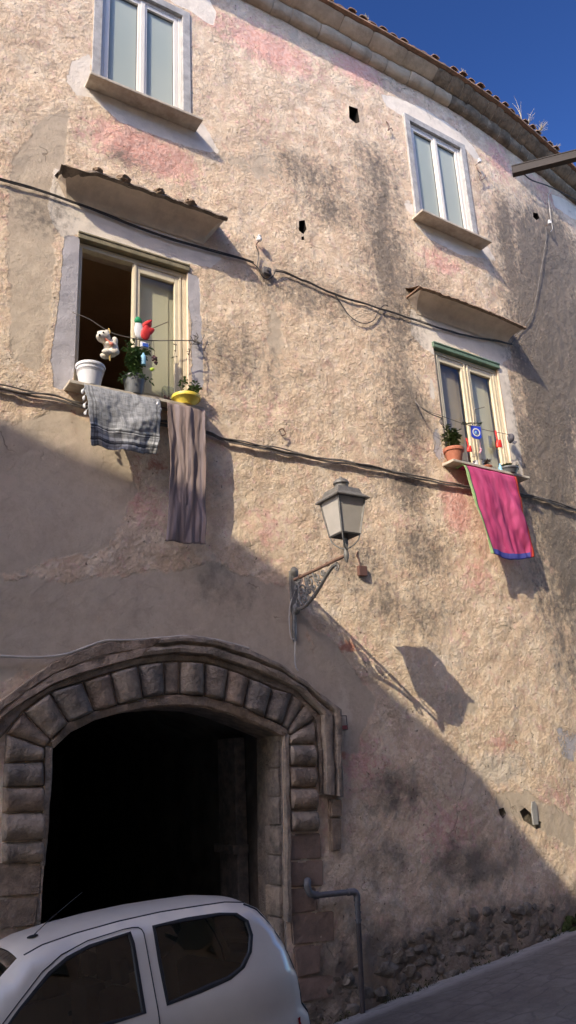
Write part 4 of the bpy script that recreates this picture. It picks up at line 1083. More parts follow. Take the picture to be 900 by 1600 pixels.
cable('cable', ((400, 384, .08), (404, 398), (402, 415), (408, 424), (414, 432)), .006, 'cable_grey', 'pair of thin wires between the white knob and junction box', off=.03, extra=((-.01, .01, .005, 3),))
cable('cable', ((430, 424, .05), (426, 432), (418, 436), (410, 432), (404, 420), (396, 412)), .008, 'cable_black', 'wire loop under the junction box', off=.03)
for (pts, lab) in ((((604, 190), (608, 197), (606, 204), (611, 200), (614, 205)), 'rusty twisted iron hook left of the upper right window'), (((745, 262), (748, 268), (752, 273), (749, 281), (756, 279), (759, 273)), 'rusty bent wire hook under the white knob'), (((436, 672), (442, 670), (446, 678), (440, 681)), 'small bent wire on the wall above the cable bundle')):
    m = MB(); m.tube(smoothpath([P(a, b, .05 + .01 * (i % 2)) for i, (a, b) in enumerate(pts)], 5), .008, 6); m.tube([P(*pts[0], -.01), P(*pts[0], .05)], .008, 6)
    tag(m.build('wall_hook', 'rusty_iron', None, smooth=True), lab, 'hook')
t = thing('wall_box', 'small brown square box on the wall right of the street lamp', 'box', P(564, 893)); m = MB(frame_at(*uz(564, 893)))
m.box((-.062, -.05, -.062), (.062, .0, .062), .006); m.build('cover', 'brown_box', t)
m = MB(); m.tube(smoothpath([P(562, 884, .03), P(560, 874, .02), P(557, 866, .03), P(559, 862, .0)], 5), .008, 6); m.build('lead', 'rusty_iron', t, smooth=True)
# small stencil by the arch and inspection flap
m = MB(); q = pl(((529, 1119), (541, 1118), (543, 1140), (531, 1141)), .012)
for a, b in zip(q, q[1:] + q[:1]): m.tube([a, b], .005, 4)
t = thing('wall_stencil', 'faint stencilled square with a red bar beside the archway', 'stencil', q[3]); m.build('outline', 'sticker_grey', t)
m = MB(); q = pl(((530, 1134), (543, 1133), (544, 1139), (531, 1140)), .014); m.face(*[m.pt(p) for p in q]); m.build('red_bar', 'sticker_red', t)
m = MB(frame_at(*uz(834, 1270))); m.prism([(-.045 + 0, -.14), (.045, -.14), (.05, .1), (.02, .14), (-.03, .13), (-.05, .05)], .02, Matrix.Translation((.0, -.02, 0)) @ Matrix.Rotation(.05, 4, 'Y')); tag(m.build('meter_flap', 'hatch', None), 'small grey metal flap over a broken hole low on the right wall', 'flap')

# ------------------------------------------------------------------ drain pipe
dp = thing('drain_pipe', 'grey bent drainpipe running down to the street right of the archway', 'drainpipe', P(567, 1575, .06))
m = MB(); m.tube(smoothpath([P(481, 1376, -.03), P(480, 1378, .07), P(481, 1388, .085), P(485, 1396, .085), P(494, 1399, .085)], 5), .036, 12); m.build('elbow', 'pipe', dp, smooth=True)
m = MB(); m.tube([P(494, 1399, .085), P(545, 1394, .085)], .029, 12); m.tube([P(491, 1399.3, .085), P(497, 1398.7, .085)], .037, 12); m.build('horizontal_run', 'pipe', dp, smooth=True)
m = MB(); m.tube(smoothpath([P(543, 1394.2, .085), P(552, 1393.5, .085), P(557, 1398, .085), P(558, 1408, .085)], 5), .036, 12); m.build('elbow', 'pipe', dp, smooth=True)
m = MB(); m.tube([P(558, 1406, .085), P(560, 1442, .085)], .03, 12)
for y in (1412, 1424, 1436): m.tube([P(558.3 + (y - 1408) * .055, y, .085), P(558.4 + (y - 1408) * .055, y + 3, .085)], .036, 12)
m.build('coupling', 'pipe', dp, smooth=True)
m = MB(); b = P(567, 1585, .085); m.tube([P(560, 1440, .085), b], .027, 12); m.build('downpipe', 'pipe_iron', dp, smooth=True)

# ------------------------------------------------------------------ cloths
def cloth(name, TL_, TR_, BL_, BR_, mat, nx, nz, fold, drape=.16, parent=None, thick=.004):
    m = MB()
    def fn(s, t):
        td = drape; L = 1.0
        if t < .08:
            k = t / .08; p = TL_.lerp(TR_, s) + Vector((0, td * (1 - k), .012 * math.sin(k * math.pi) ))
            return p
        k = (t - .08) / .92
        p = TL_.lerp(TR_, s).lerp(BL_.lerp(BR_, s), k)
        dx, dy, dz = fold(s, k)
        return p + Vector((dx, dy - .012 * min(1, k * 12), dz))
    m.grid(fn, nx, nz, uv=True)
    o = m.build(name, mat, parent, smooth='full', fix=False)
    so = o.modifiers.new('thickness', 'SOLIDIFY'); so.thickness = thick
    return o
sw = .21
ZS = 3.885
def S(px, py, off=sw + .005): return P(px, py, off)
def nz(x, y, s): return noise.fractal(Vector((x, y, s)), 1, 2, 3)
tl, tr = S(131, 601), S(249, 624)
tl.z = tr.z = (tl.z + tr.z) / 2
keff = cloth('scarf', tl, tr, S(141, 699), S(243, 712), 'keffiyeh', 60, 60,
     lambda s, k: (.02 * math.sin(k * 3) * (s - .5) + .014 * nz(s * 2, k * 5, 2), -.022 * (1 + math.sin(s * 9 + 3 * k + 2 * nz(s, k * 2, 1))) * min(1, k * 2) - .03 * k * nz(s * 4, k * 3, 4) - .008 * nz(s * 14, k * 14, 7) - .035 * math.sin(math.pi * k), .022 * nz(s * 5, 1, 4) * k + .03 * k * (abs(s - .55) - .2)))
tag(keff, 'grey and white woven keffiyeh with tasselled sides draped over the left sill', 'scarf')
random.seed(4)
for i, (px, py) in enumerate(((129, 612), (131, 622), (132, 634), (134, 645), (246, 631), (250, 639), (247, 672), (245, 684), (246, 659))):
    c = P(px, py, sw + .03); m = MB(); m.tube([c + Vector((.02 if px < 200 else -.02, 0, .05)), c + Vector((0, 0, .02))], .004, 5); m.blob(c, (.017, .017, .026), 2, .35, 6, i); m.build('tassel', 'white_cloth', keff, smooth=True)
tl, tr = S(261, 628), S(320, 641); tl.z = tr.z = (tl.z + tr.z) / 2
o = cloth('towel', tl, tr, S(258, 847, .17), S(319, 852, .17), 'brown_cloth', 50, 70,
     lambda s, k: (.012 * nz(s, k * 3, 6) + (.03 * (1 - s) * math.sin(k * math.pi) if s < .5 else 0), -.022 * (1 + math.sin(s * 14 + 4.5 * nz(s * 1.5, k * 1.2, 3))) * min(1, k * 3 + .2) * (.3 + .9 * abs(nz(s * 2.3, .3, 8))) - .012 * nz(s * 8, k * 5, 6) - .02 * nz(s * 3, k * 3, 9), .02 * nz(s * 3, 2, 3) * k))
tag(o, 'long plain brown towel hanging from the left sill beside the scarf', 'towel')
tl, tr = S(724, 727), S(806, 744); tl.z = tr.z = (tl.z + tr.z) / 2
o = cloth('beach_cloth', tl, tr, S(765, 866, .26), S(829, 872, .15), 'pink_cloth', 56, 70,
     lambda s, k: (.01 * nz(s, k * 3, 16), -.03 * (1 + math.sin(s * 13 - 6 * k + 3.5 * nz(s * 2, k * 1.5, 5))) * min(1, k * 2 + .1) * (.4 + s * .8) - .012 * nz(s * 9, k * 4, 8) - .025 * nz(s * 3, k * 2, 19), .015 * nz(s * 3, 2, 3) * k - .055 * math.sin(math.pi * s) * k))
tag(o, 'bright pink cloth with blue hem and green and red edges draped over the right sill', 'cloth')

# ------------------------------------------------------------------ plants
def leaves(m, stem_pts, n, size, droop=.3, spread=1.0):
    for _ in range(n):
        i = random.randrange(max(1, len(stem_pts) // 4), len(stem_pts)); p = Vector(stem_pts[i])
        a = U(0, 2 * math.pi); d = Vector((math.cos(a), math.sin(a), U(-droop, .7))).normalized(); L = size * U(.6, 1.3) * spread
        s = d.cross(Vector((0, 0, 1))).normalized() * size * U(.22, .36); b = p + d * L * .12
        mid = b + d * L * .55 + Vector((0, 0, .1 * L)); tip = b + d * L - Vector((0, 0, droop * L * .5))
        m.face(m.pt(b), m.pt(mid + s), m.pt(tip), m.pt(mid - s))
def plant_stems(base, n, h, sp, bend=.3):
    out = []
    for _ in range(n):
        a = U(0, 6.28); r = U(0, sp); k = U(.6, 1.0); q = [Vector(base) + Vector((math.cos(a) * r * t ** 1.5, math.sin(a) * r * .6 * t ** 1.5, h * k * t)) for t in [i / 8 for i in range(9)]]
        out.append(q)
    return out
def on_sill(key, px, off=.13):
    """point on a sill at the picture's horizontal position: solves along the sill"""
    u0, u1, z0, z1 = WIN[key]; best = None
    for i in range(400):
        u = u0 - .2 + (u1 - u0 + .4) * i / 399; p = F(u, z0, off); c = ROT.T @ (np.array(p) - np.array([0, -DIST, 0])); x = CX + FOC * c[0] / -c[2]
        if best is None or abs(x - px) < best[0]: best = (abs(x - px), p)
    return best[1]
def pot(name, label, base, r0, r1, h, mat, rim=.008, cat='flowerpot', soil=True, seg=28):
    t = thing(name, label, cat, base); m = MB()
    m.lathe([(0, .0), (r0, .0), (r0 + .004, .01), (r1 - .004, h - rim * 3), (r1 + rim * .6, h - rim * 3), (r1 + rim, h - rim), (r1 + rim * .7, h), (r1 - rim * .4, h), (r1 - rim, h - .02), (r1 - .02, h - .03), (0, h - .032)], base, seg)
    m.build('pot', mat, t, smooth=True)
    if soil:
        m = MB(); m.lathe([(0, h - .028), (r1 - .018, h - .026), (r1 - .03, h - .02), (0, h - .012)], base, 20); m.build('soil', 'soil', t, smooth=True)
    return t
b = on_sill('LL', 140, .1); t = pot('flowerpot', 'white tapered pot standing empty on the left end of the sill', b, .105, .15, .25, 'plastic_white', .01, soil=True)
m = MB()
for k in range(3): m.lathe([(.142 - .004 * k, .18 - .012 * k), (.147 - .004 * k, .183 - .012 * k), (.142 - .004 * k, .186 - .012 * k)], b, 28)
m.build('rib', 'plastic_white', t, smooth=True)
random.seed(11)
b = on_sill('LL', 210, .12); t = pot('flowerpot', 'dark grey plastic pot with a feathery green plant on the left sill', b, .095, .125, .22, 'plastic_grey', .007)
st = plant_stems(b + Vector((0, 0, .2)), 8, .46, .17) + [[b + Vector((.0, 0, .2 + .055 * i)) for i in range(9)]]
m = MB()
for s in st: m.tube(s, [.007 * (1 - i / 12) for i in range(len(s))], 5)
m.build('stem', 'twig', t, smooth=True)
m = MB()
for s in st: leaves(m, s, 60, .066, .5)
for _ in range(14):
    s = [b + Vector((U(-.03, .03), -.02, .2))]; a = U(0, 6.28)
    for i in range(6): s.append(s[-1] + Vector((math.cos(a) * .028, math.sin(a) * .02 - .006, .02 - .011 * i)))
    leaves(m, s, 16, .042, .5)
m.build('foliage', 'leaf_pale', t)
b = on_sill('LL', 291, .14); t = pot('planter_bowl', 'yellow plastic bowl with small green sprigs on the right end of the left sill', b, .09, .155, .11, 'plastic_yellow', .012, 'planter')
m = MB(); m2 = MB(); random.seed(3)
for (dx, h, lf) in ((-.03, .24, 9), (.10, .2, 16), (.13, .17, 16), (.11, .22, 14), (.02, .14, 4)):
    s = [b + Vector((dx + .02 * math.sin(i), .03, .09 + h * i / 8)) for i in range(9)]; m.tube(s, .004, 5); leaves(m2, s[3:], lf * 2, .06, .2)
m.build('stem', 'twig', t, smooth=True); m2.build('foliage', 'leaf_pale', t)
b = on_sill('LR', 711, .12); t = pot('flowerpot', 'terracotta pot with a bushy dark green plant on the left end of the right sill', b, .095, .135, .2, 'terracotta', .016)
m = MB(); m2 = MB(); random.seed(8)
for s in plant_stems(b + Vector((0, 0, .18)), 16, .33, .16): m.tube(s, .005, 5); leaves(m2, s, 32, .075, .3)
for s in plant_stems(b + Vector((-.06, 0, .18)), 4, .38, .06): m.tube(s, .004, 5); leaves(m2, s, 26, .034, .2)
m.build('stem', 'twig', t, smooth=True); m2.build('foliage', 'leaf_dark', t)
b = on_sill('LR', 795, .12); t = pot('planter_bowl', 'dark shallow bowl of succulents near the right end of the right sill', b, .11, .15, .09, 'plastic_grey', .008, 'planter')
m = MB()
for k in range(8):
    c = b + Vector((U(-.15, .15), U(-.08, .06), .10 + U(0, .03)))
    for q in range(12):
        a = q * 2.4; d = Vector((math.cos(a), math.sin(a) * .9, .5 + .06 * q)).normalized(); L = .075 - .002 * q; s = d.cross(Vector((0, 0, 1))).normalized() * .02
        m.face(m.pt(c), m.pt(c + d * L * .6 + s), m.pt(c + d * L), m.pt(c + d * L * .6 - s))
m.build('foliage', 'leaf_dark', t)
b = on_sill('LR', 762, .1); t = pot('planter_bowl', 'low pot of small reddish plants in the middle of the right sill', b, .05, .07, .06, 'terracotta', .006, 'planter')
m = MB()
for s in plant_stems(b + Vector((0, 0, .05)), 8, .10, .10): leaves(m, s, 16, .035, .2)
m.build('foliage', 'leaf_red', t)
b = on_sill('LR', 744, .12); m = MB(); m.lathe([(0, 0), (.032, 0), (.042, .085), (.038, .085), (.03, .01), (0, .012)], b, 18); tag(m.build('cup', 'plastic_white', None, smooth=True), 'small white cup next to the terracotta pot on the right sill', 'cup')
# glass jar with dried flowers on the left sill
b = on_sill('LL', 262, .1); t = thing('glass_jar', 'clear square glass jar of dried dark red flowers between the grey pot and yellow bowl', 'jar', b)
m = MB(); m.box(b + Vector((-.065, -.04, .002)), b + Vector((.065, .04, .2)), .012); m.build('jar', 'clear_glass', t, smooth=True)
m = MB(); random.seed(9)
for _ in range(26): m.blob(b + Vector((U(-.04, .04), U(-.02, .02), U(.02, .1))), U(.008, .014), 1, .4)
m.build('dried_flower', 'purple_fruit', t, smooth=True)

# ------------------------------------------------------------------ left washing line and what hangs on it
def lineat(pts, t):
    i = min(int(t * (len(pts) - 1)), len(pts) - 2); k = t * (len(pts) - 1) - i; return pts[i].lerp(pts[i + 1], k)
LLine = smoothpath([P(114, 488, .02), P(118, 490, .16), P(140, 499, .17), P(172, 519, .17), P(205, 528, .17), P(235, 532, .17), (P(275, 532, .17)), P(300, 532, .16), P(304, 531, .02)], 6)
m = MB(); m.tube(LLine, .006, 6)
for q in (P(304, 531, .03), P(302, 533, .05)):
    for _ in range(4): m.tube(smoothpath([q, q + Vector((U(-.05, .08), -U(0, .05), U(-.05, .06))), q + Vector((U(-.06, .13), -U(0, .06), U(-.1, .1)))], 4), .005, 5)
tag(m.build('washing_line', 'cable_grey', None, smooth=True), 'wire washing line tied across the open left window', 'washing line')
# teddy bear
c = P(169, 541, .18); t = thing('teddy_bear', 'white plush bear hanging by a cord from the left washing line', 'soft toy', c)
Tt = Matrix.Translation(c) @ Matrix.Scale(1.15, 4); m = MB(Tt)
def ell(p, r): m.blob(p, r, 3, 0)
ell((.03, 0, -.02), (.07, .06, .09)); ell((-.01, 0, .04), (.045, .045, .045)); ell((-.055, -.02, .075), (.068, .06, .062)); ell((-.095, -.055, .05), (.036, .034, .03))
ell((-.09, .01, .125), (.02, .014, .02)); ell((-.025, -.04, .128), (.022, .014, .022))
ell((.055, -.02, .055), (.032, .03, .05)); ell((.0, -.055, -.005), (.05, .03, .027)); ell((.045, -.05, -.07), (.05, .032, .04)); ell((-.03, -.05, -.095), (.045, .03, .028)); ell((-.02, .02, -.1), (.05, .03, .03))
o = m.build('plush_body', 'plush', t, smooth='full'); r = o.modifiers.new('remesh', 'REMESH'); r.mode = 'VOXEL'; r.voxel_size = .007; r.use_smooth_shade = True
s_ = o.modifiers.new('smooth', 'SMOOTH'); s_.iterations = 5
m = MB(Tt); m.blob((-.075, -.08, .085), .009, 2, 0); m.build('eye', 'black_bead', t, smooth=True)
m = MB(Tt); m.blob((-.115, -.03, .085), .009, 2, 0); m.build('eye', 'black_bead', t, smooth=True)
m = MB(Tt); m.blob((-.112, -.085, .045), .011, 2, 0); m.build('nose', 'black_bead', t, smooth=True)
m = MB(Tt); m.tube([(-.05, -.065, .03), (-.02, -.07, .01), (.0, -.085, -.02)], .011, 6); m.blob((.005, -.085, -.02), (.022, .012, .02), 2, .2); m.build('ribbon', 'ribbon', t, smooth=True)
m = MB(Tt); m.tube([(0, .0, .19), (.005, -.02, .15), (.0, -.01, .1)], .007, 6); m.tube([(.005, -.05, -.10), (0, -.055, -.14), (.005, -.05, -.18)], [.009, .008, .005], 6); m.build('cord', 'string_gold', t, smooth=True)
# tricolour ornament
c = P(224, 516, .19); t = thing('cloth_ornament', 'green, white and red cloth ornament clipped to the left washing line', 'ornament', c); Tt = Matrix.Translation(c) @ Matrix.Scale(1.45, 4)
def petal(m, p, L, w, ang, thick=.014, tw=0):
    R = Matrix.Translation(p) @ Matrix.Rotation(ang, 4, 'Y') @ Matrix.Rotation(tw, 4, 'Z')
    bm = bmesh.new(); bmesh.ops.create_icosphere(bm, subdivisions=3, radius=1)
    for v in bm.verts:
        z = v.co.z; k = (1 - .35 * z); v.co = Vector((v.co.x * w * k, v.co.y * thick, z * L))
    m.bm(bm, R)
m = MB(Tt); petal(m, (-.035, 0, .0), .085, .038, -.1); m.build('white_petal', 'white_cloth', t, smooth=True)
m = MB(Tt); petal(m, (-.045, -.004, .075), .03, .03, -.1, .016); m.build('green_tip', 'green_cloth', t, smooth=True)
m = MB(Tt); petal(m, (.015, -.012, -.02), .07, .036, .15); petal(m, (.045, -.01, .0), .05, .03, 1.0); petal(m, (.03, .0, .065), .06, .022, .75, .02); petal(m, (.05, .01, .07), .045, .02, .35, .02); m.build('red_petal', 'red_cloth', t, smooth=True)
c = P(226, 540, .18); m = MB(); m.box(c + Vector((-.05, -.012, -.03)), c + Vector((.05, .012, .04)), .01); t = thing('plastic_packet', 'small white and blue packet hanging under the tricolour ornament', 'packet', c); m.build('wrapper', 'white_cloth', t)
m = MB(); m.box(c + Vector((-.03, -.02, -.022)), c + Vector((.035, -.0125, .022)), .004); m.build('blue_panel', 'blue_plastic', t)
c = P(224, 560, .17); m = MB(); m.lathe([(0, -.08), (.028, -.08), (.03, -.02), (.028, .03), (.012, .05), (.012, .065), (0, .066)], c, 14); tag(m.build('plastic_bottle', 'sky_plastic', None, smooth=True), 'pale blue plastic bottle hanging behind the feathery plant', 'bottle')
c = P(242, 560, .17); t = thing('fruit_bunch', 'bunch of dark purple artificial fruit right of the feathery plant', 'ornament', c); m = MB(); random.seed(2)
for _ in range(16): m.blob(c + Vector((U(-.025, .025), U(-.02, .02), U(-.06, .04))), .014, 2, 0)
m.build('fruit', 'purple_fruit', t, smooth=True); m = MB(); m.tube([c + Vector((0, 0, .03)), c + Vector((-.01, .0, .1)), P(240, 532, .17)], .003, 5); m.build('string', 'twig', t)
c = P(238, 577, .18); m = MB(); petal(m, c, .03, .02, 1.1); tag(m.build('plastic_leaf', 'lime_plastic', None, smooth=True), 'lime green plastic leaf under the purple fruit', 'ornament')
m = MB(); m.tube([P(236, 514, .12), P(262, 503, .14)], .006, 6); tag(m.build('stick', 'twig', None), 'short grey stick pointing right behind the tricolour ornament', 'stick')
random.seed(31)
for i, (px, lab) in enumerate(((273, 'thin dried sprig hanging on the left line right of the fruit bunch'), (296, 'thin dried sprig at the right end of the left washing line'))):
    a = P(px, 533, .17); s = [a + Vector((.01 * math.sin(k), 0, -.05 * k)) for k in range(7)]; m = MB(); m.tube(s, .0035, 5); leaves(m, s, 8, .04, .6); tag(m.build('dried_sprig', 'twig', None), lab, 'sprig')

# ------------------------------------------------------------------ right washing line
RLine = smoothpath([P(648, 627, .0), P(652, 631, .12), P(668, 642, .15), P(690, 650, .16), P(724, 662, .16), P(755, 671, .16), P(790, 678, .16), P(800, 681, .02)], 6)
m = MB(); m.tube(RLine, .005, 6)
m.tube(smoothpath([P(648, 625, .01), P(655, 634, .15), P(672, 646, .17), P(690, 653, .16)], 5), .009, 6)
for _ in range(5): q = P(690, 652, .16); m.tube(smoothpath([q, q + Vector((U(-.04, .04), U(-.02, .02), -.06)), q + Vector((U(-.05, .05), U(-.02, .02), -.12))], 3), .005, 5)
tag(m.build('washing_line', 'cable_grey', None, smooth=True), 'wire washing line across the closed right window', 'washing line')
# blue pennant with round emblem
c = P(743, 666, .175); t = thing('pennant', 'small blue pennant with a round white and gold emblem on the right washing line', 'pennant', c)
Tp = Matrix.Translation(c) @ Matrix.Rotation(math.radians(-12), 4, 'Z') @ Matrix.Rotation(math.radians(3), 4, 'Y')
w_, h_ = .085, .20
shape = [(-w_, 0), (w_, 0), (w_, -h_ * .82), (w_ * .62, -h_), (-w_ * .45, -h_), (-w_, -h_ * .86)]
m = MB(Tp); m.prism([(x * 1.07, z * 1.04 + .004) for x, z in shape], .006); m.build('border', 'pennant_gold', t)
m = MB(Tp); m.prism(shape, -.004, Matrix.Translation((0, -.001, 0))); m.build('cloth', 'pennant_blue', t)
def ringm(r0, r1, y, n=36):
    m = MB(Tp); k = Vector((0, y, -h_ * .5))
    for i in range(n):
        a = 2 * math.pi * i / n; m.pt(k + Vector((r0 * math.cos(a), 0, r0 * math.sin(a)))); m.pt(k + Vector((r1 * math.cos(a), 0, r1 * math.sin(a))))
    for i in range(n): j = (i + 1) % n; m.face(2 * i, 2 * i + 1, 2 * j + 1, 2 * j)
    return m
ringm(.052, .064, -.008).build('emblem_ring', 'white_cloth', t); ringm(.044, .049, -.008).build('emblem_ring', 'pennant_gold', t); ringm(.0, .043, -.0075).build('emblem_disc', 'pennant_blue', t)
m = MB(Tp)
sp = [Vector((r * math.cos(a), -.010, -h_ * .5 + r * math.sin(a))) for r, a in [(.008 + .026 * i / 16, 1.1 + 4.4 * i / 16) for i in range(17)]]
m.tube(sp, [.009 - .004 * abs(i - 8) / 8 for i in range(17)], 6); m.blob((0, -.01, -h_ * .5), (.013, .003, .016), 2, .2); m.build('emblem_swirl', 'sky_plastic', t, smooth=True)
for (px, py, k, lab) in ((774, 674, 1.3, 'red plastic toy spade hanging right of the blue pennant'), (729, 686, 1.0, 'small red plastic toy spade hanging left of the blue pennant')):
    c = P(px, py, .17); m = MB(); t = thing('toy_spade', lab, 'toy spade', c, 'red toy spades on the right line')
    m.tube([c + Vector((0, 0, .01)), c + Vector((.008 * k, -.005, -.09 * k)), c + Vector((.014 * k, -.006, -.125 * k))], [.013 * k, .009 * k, .011 * k], 8); m.build('handle', 'red_plastic', t, smooth=True)
    m = MB()
    m.grid(lambda s, q: c + Vector((.018 * k + (s - .5) * .095 * k * (.45 + .55 * min(1, q * 2.2)), -.008 - .03 * k * (1 - (2 * s - 1) ** 2), -.115 * k - .095 * k * q)), 8, 8)
    o = m.build('blade', 'red_plastic', t, smooth=True, fix=False); so = o.modifiers.new('thickness', 'SOLIDIFY'); so.thickness = .006
c = P(751, 705, .16); m = MB(); petal(m, c, .045, .016, .5); petal(m, c + Vector((.01, 0, .03)), .03, .014, -.5); m.tube([P(750, 672, .16), c + Vector((0, 0, .04))], .003, 5); tag(m.build('ribbon', 'pink_plastic', None, smooth=True), 'pale pink ribbon hanging below the blue pennant', 'ribbon')
# white little line of sprigs by the pennant
m = MB(); random.seed(14)
for q in range(5): s = [P(722 + 6 * q + 2 * k, 664 - 2 * math.sin(k), .17) for k in range(4)]; leaves(m, s, 9, .045, .2)
tag(m.build('dried_sprig', 'leaf_dark', None), 'little olive sprigs tied on the right line above the pennant', 'sprig')
# cloth cap
c = P(799, 684, .10); t = thing('cloth_hat', 'dark grey cloth cap hooked at the right end of the right washing line', 'cap', c)
m = MB(Matrix.Translation(c) @ Matrix.Rotation(.35, 4, 'Y')); m.grid(lambda s, q: (.058 * math.sin(q * math.pi * .5) * math.cos(s * 6.2832) * 1.0, -.075 * math.cos(q * math.pi * .5) + .03, .085 * math.sin(q * math.pi * .5) * math.sin(s * 6.2832)), 20, 8); m.build('hat_crown', 'grey_cloth', t, smooth='full')
m = MB(Matrix.Translation(c) @ Matrix.Rotation(.35, 4, 'Y')); m.grid(lambda s, q: (.055 * math.cos(3.5 + s * 2.4) * (1 + .5 * q), -.02 - .03 * q, .08 * math.sin(3.5 + s * 2.4) * (1 + .55 * q) - .005), 12, 4); o = m.build('hat_peak', 'grey_cloth', t, smooth='full', fix=False)
so = o.modifiers.new('thickness', 'SOLIDIFY'); so.thickness = .004
# picture stuck on right pane, twigs
T = TW['LR']; m = MB(T); m.box((.36, .105, .5), (.43, .110, .70), .002); tag(m.build('picture_card', 'hatch', None), 'small pale blue picture card on the right pane of the right window', 'card')
c = on_sill('LR', 783, .1); m = MB(); m.lathe([(0, 0), (.03, 0), (.032, .07), (.022, .11), (.013, .13), (.013, .15), (0, .152)], c, 14); tag(m.build('plastic_bottle', 'sky_plastic', None, smooth=True), 'pale blue little bottle behind the succulents on the right sill', 'bottle')
m = MB(); m.tube([P(742, 640, .1), P(757, 636, .12)], .005, 5); m.tube([P(742, 640, .1), P(740, 680, .12)], .006, 5); tag(m.build('stick', 'twig', None), 'bare twig standing behind the blue pennant', 'stick')

# ------------------------------------------------------------------ weeds
def weed(name, base, h, n, mat, label, sp=.1, group=None, leafsz=0):
    m = MB()
    for _ in range(n):
        a = U(0, 6.28); k = U(.5, 1); q = [base + Vector((math.cos(a) * sp * t ** 2, math.sin(a) * sp * t ** 2, h * k * t)) for t in [i / 6 for i in range(7)]]
        m.tube(q, [.006 * (1 - i / 8) for i in range(7)], 4)
        if leafsz: leaves(m, q, 8, leafsz, .3)
        elif U(0, 1) < .5:
            for i in (2, 4): m.tube([q[i], q[i] + Vector((U(-.08, .08), U(-.05, .05), U(.03, .1)))], .003, 4)
    tag(m.build(name, mat, None), label, 'weed', group)
random.seed(17)
def edge(px, py): 
    p = P(px, py, .43); return F(p.x, 11.2, .40)
weed('dry_weed', edge(817, 186), .55, 3, 'dry_grass', 'tall thin dry weed growing on the roof edge at right', .12)
weed('dry_weed', edge(827, 190), .34, 6, 'dry_grass', 'short branching dry weed beside the tall one on the roof edge', .16)
weed('dry_weed', edge(843, 205), .2, 36, 'dry_grass', 'dense tuft of bleached grass on the roof edge', .2)
weed('dry_weed', edge(868, 225), .12, 16, 'dry_grass', 'low tuft of dry grass at the far right of the roof edge', .12)
weed('dry_weed', edge(725, 112), .12, 8, 'dry_grass', 'tiny dry sprigs between tiles in the middle of the roof edge', .06)
weed('dry_weed', edge(578, 38), .1, 8, 'dry_grass', 'tiny dry sprigs between tiles at the left of the visible roof edge', .05)
m = MB(); random.seed(23)
for i in range(70):
    u = U(8.35, 9.6); z = ground_z(u, 0); m.blob(F(u, z + U(-.02, .12), U(.0, .22)), (U(.03, .08), U(.03, .07), U(.03, .07)), 2, .6, 5, i)
o = m.build('moss_bank', 'moss', None, smooth=True); tag(o, 'dark green moss heaped at the wall foot on the far right', 'moss', kind='stuff')
m = MB()
for i in range(900):
    u = U(4.6, 8.4); z = ground_z(u, -.03); b = F(u, z + U(-.02, .08) * (U(0, 1) < .4), .04 + U(0, .06))
    if noise.noise(Vector((u * 2, 0, 7))) < -.05: continue
    d = Vector((U(-1, 1), U(-1, .2), U(.3, 1.2))).normalized() * U(.02, .05); s = Vector((U(-1, 1), U(-1, 1), 0)) * .008
    m.face(m.pt(b - s), m.pt(b + s), m.pt(b + d))
o = m.build('wall_weeds', 'moss', None); tag(o, 'low green weeds and moss along the foot of the wall', 'weeds', kind='stuff')

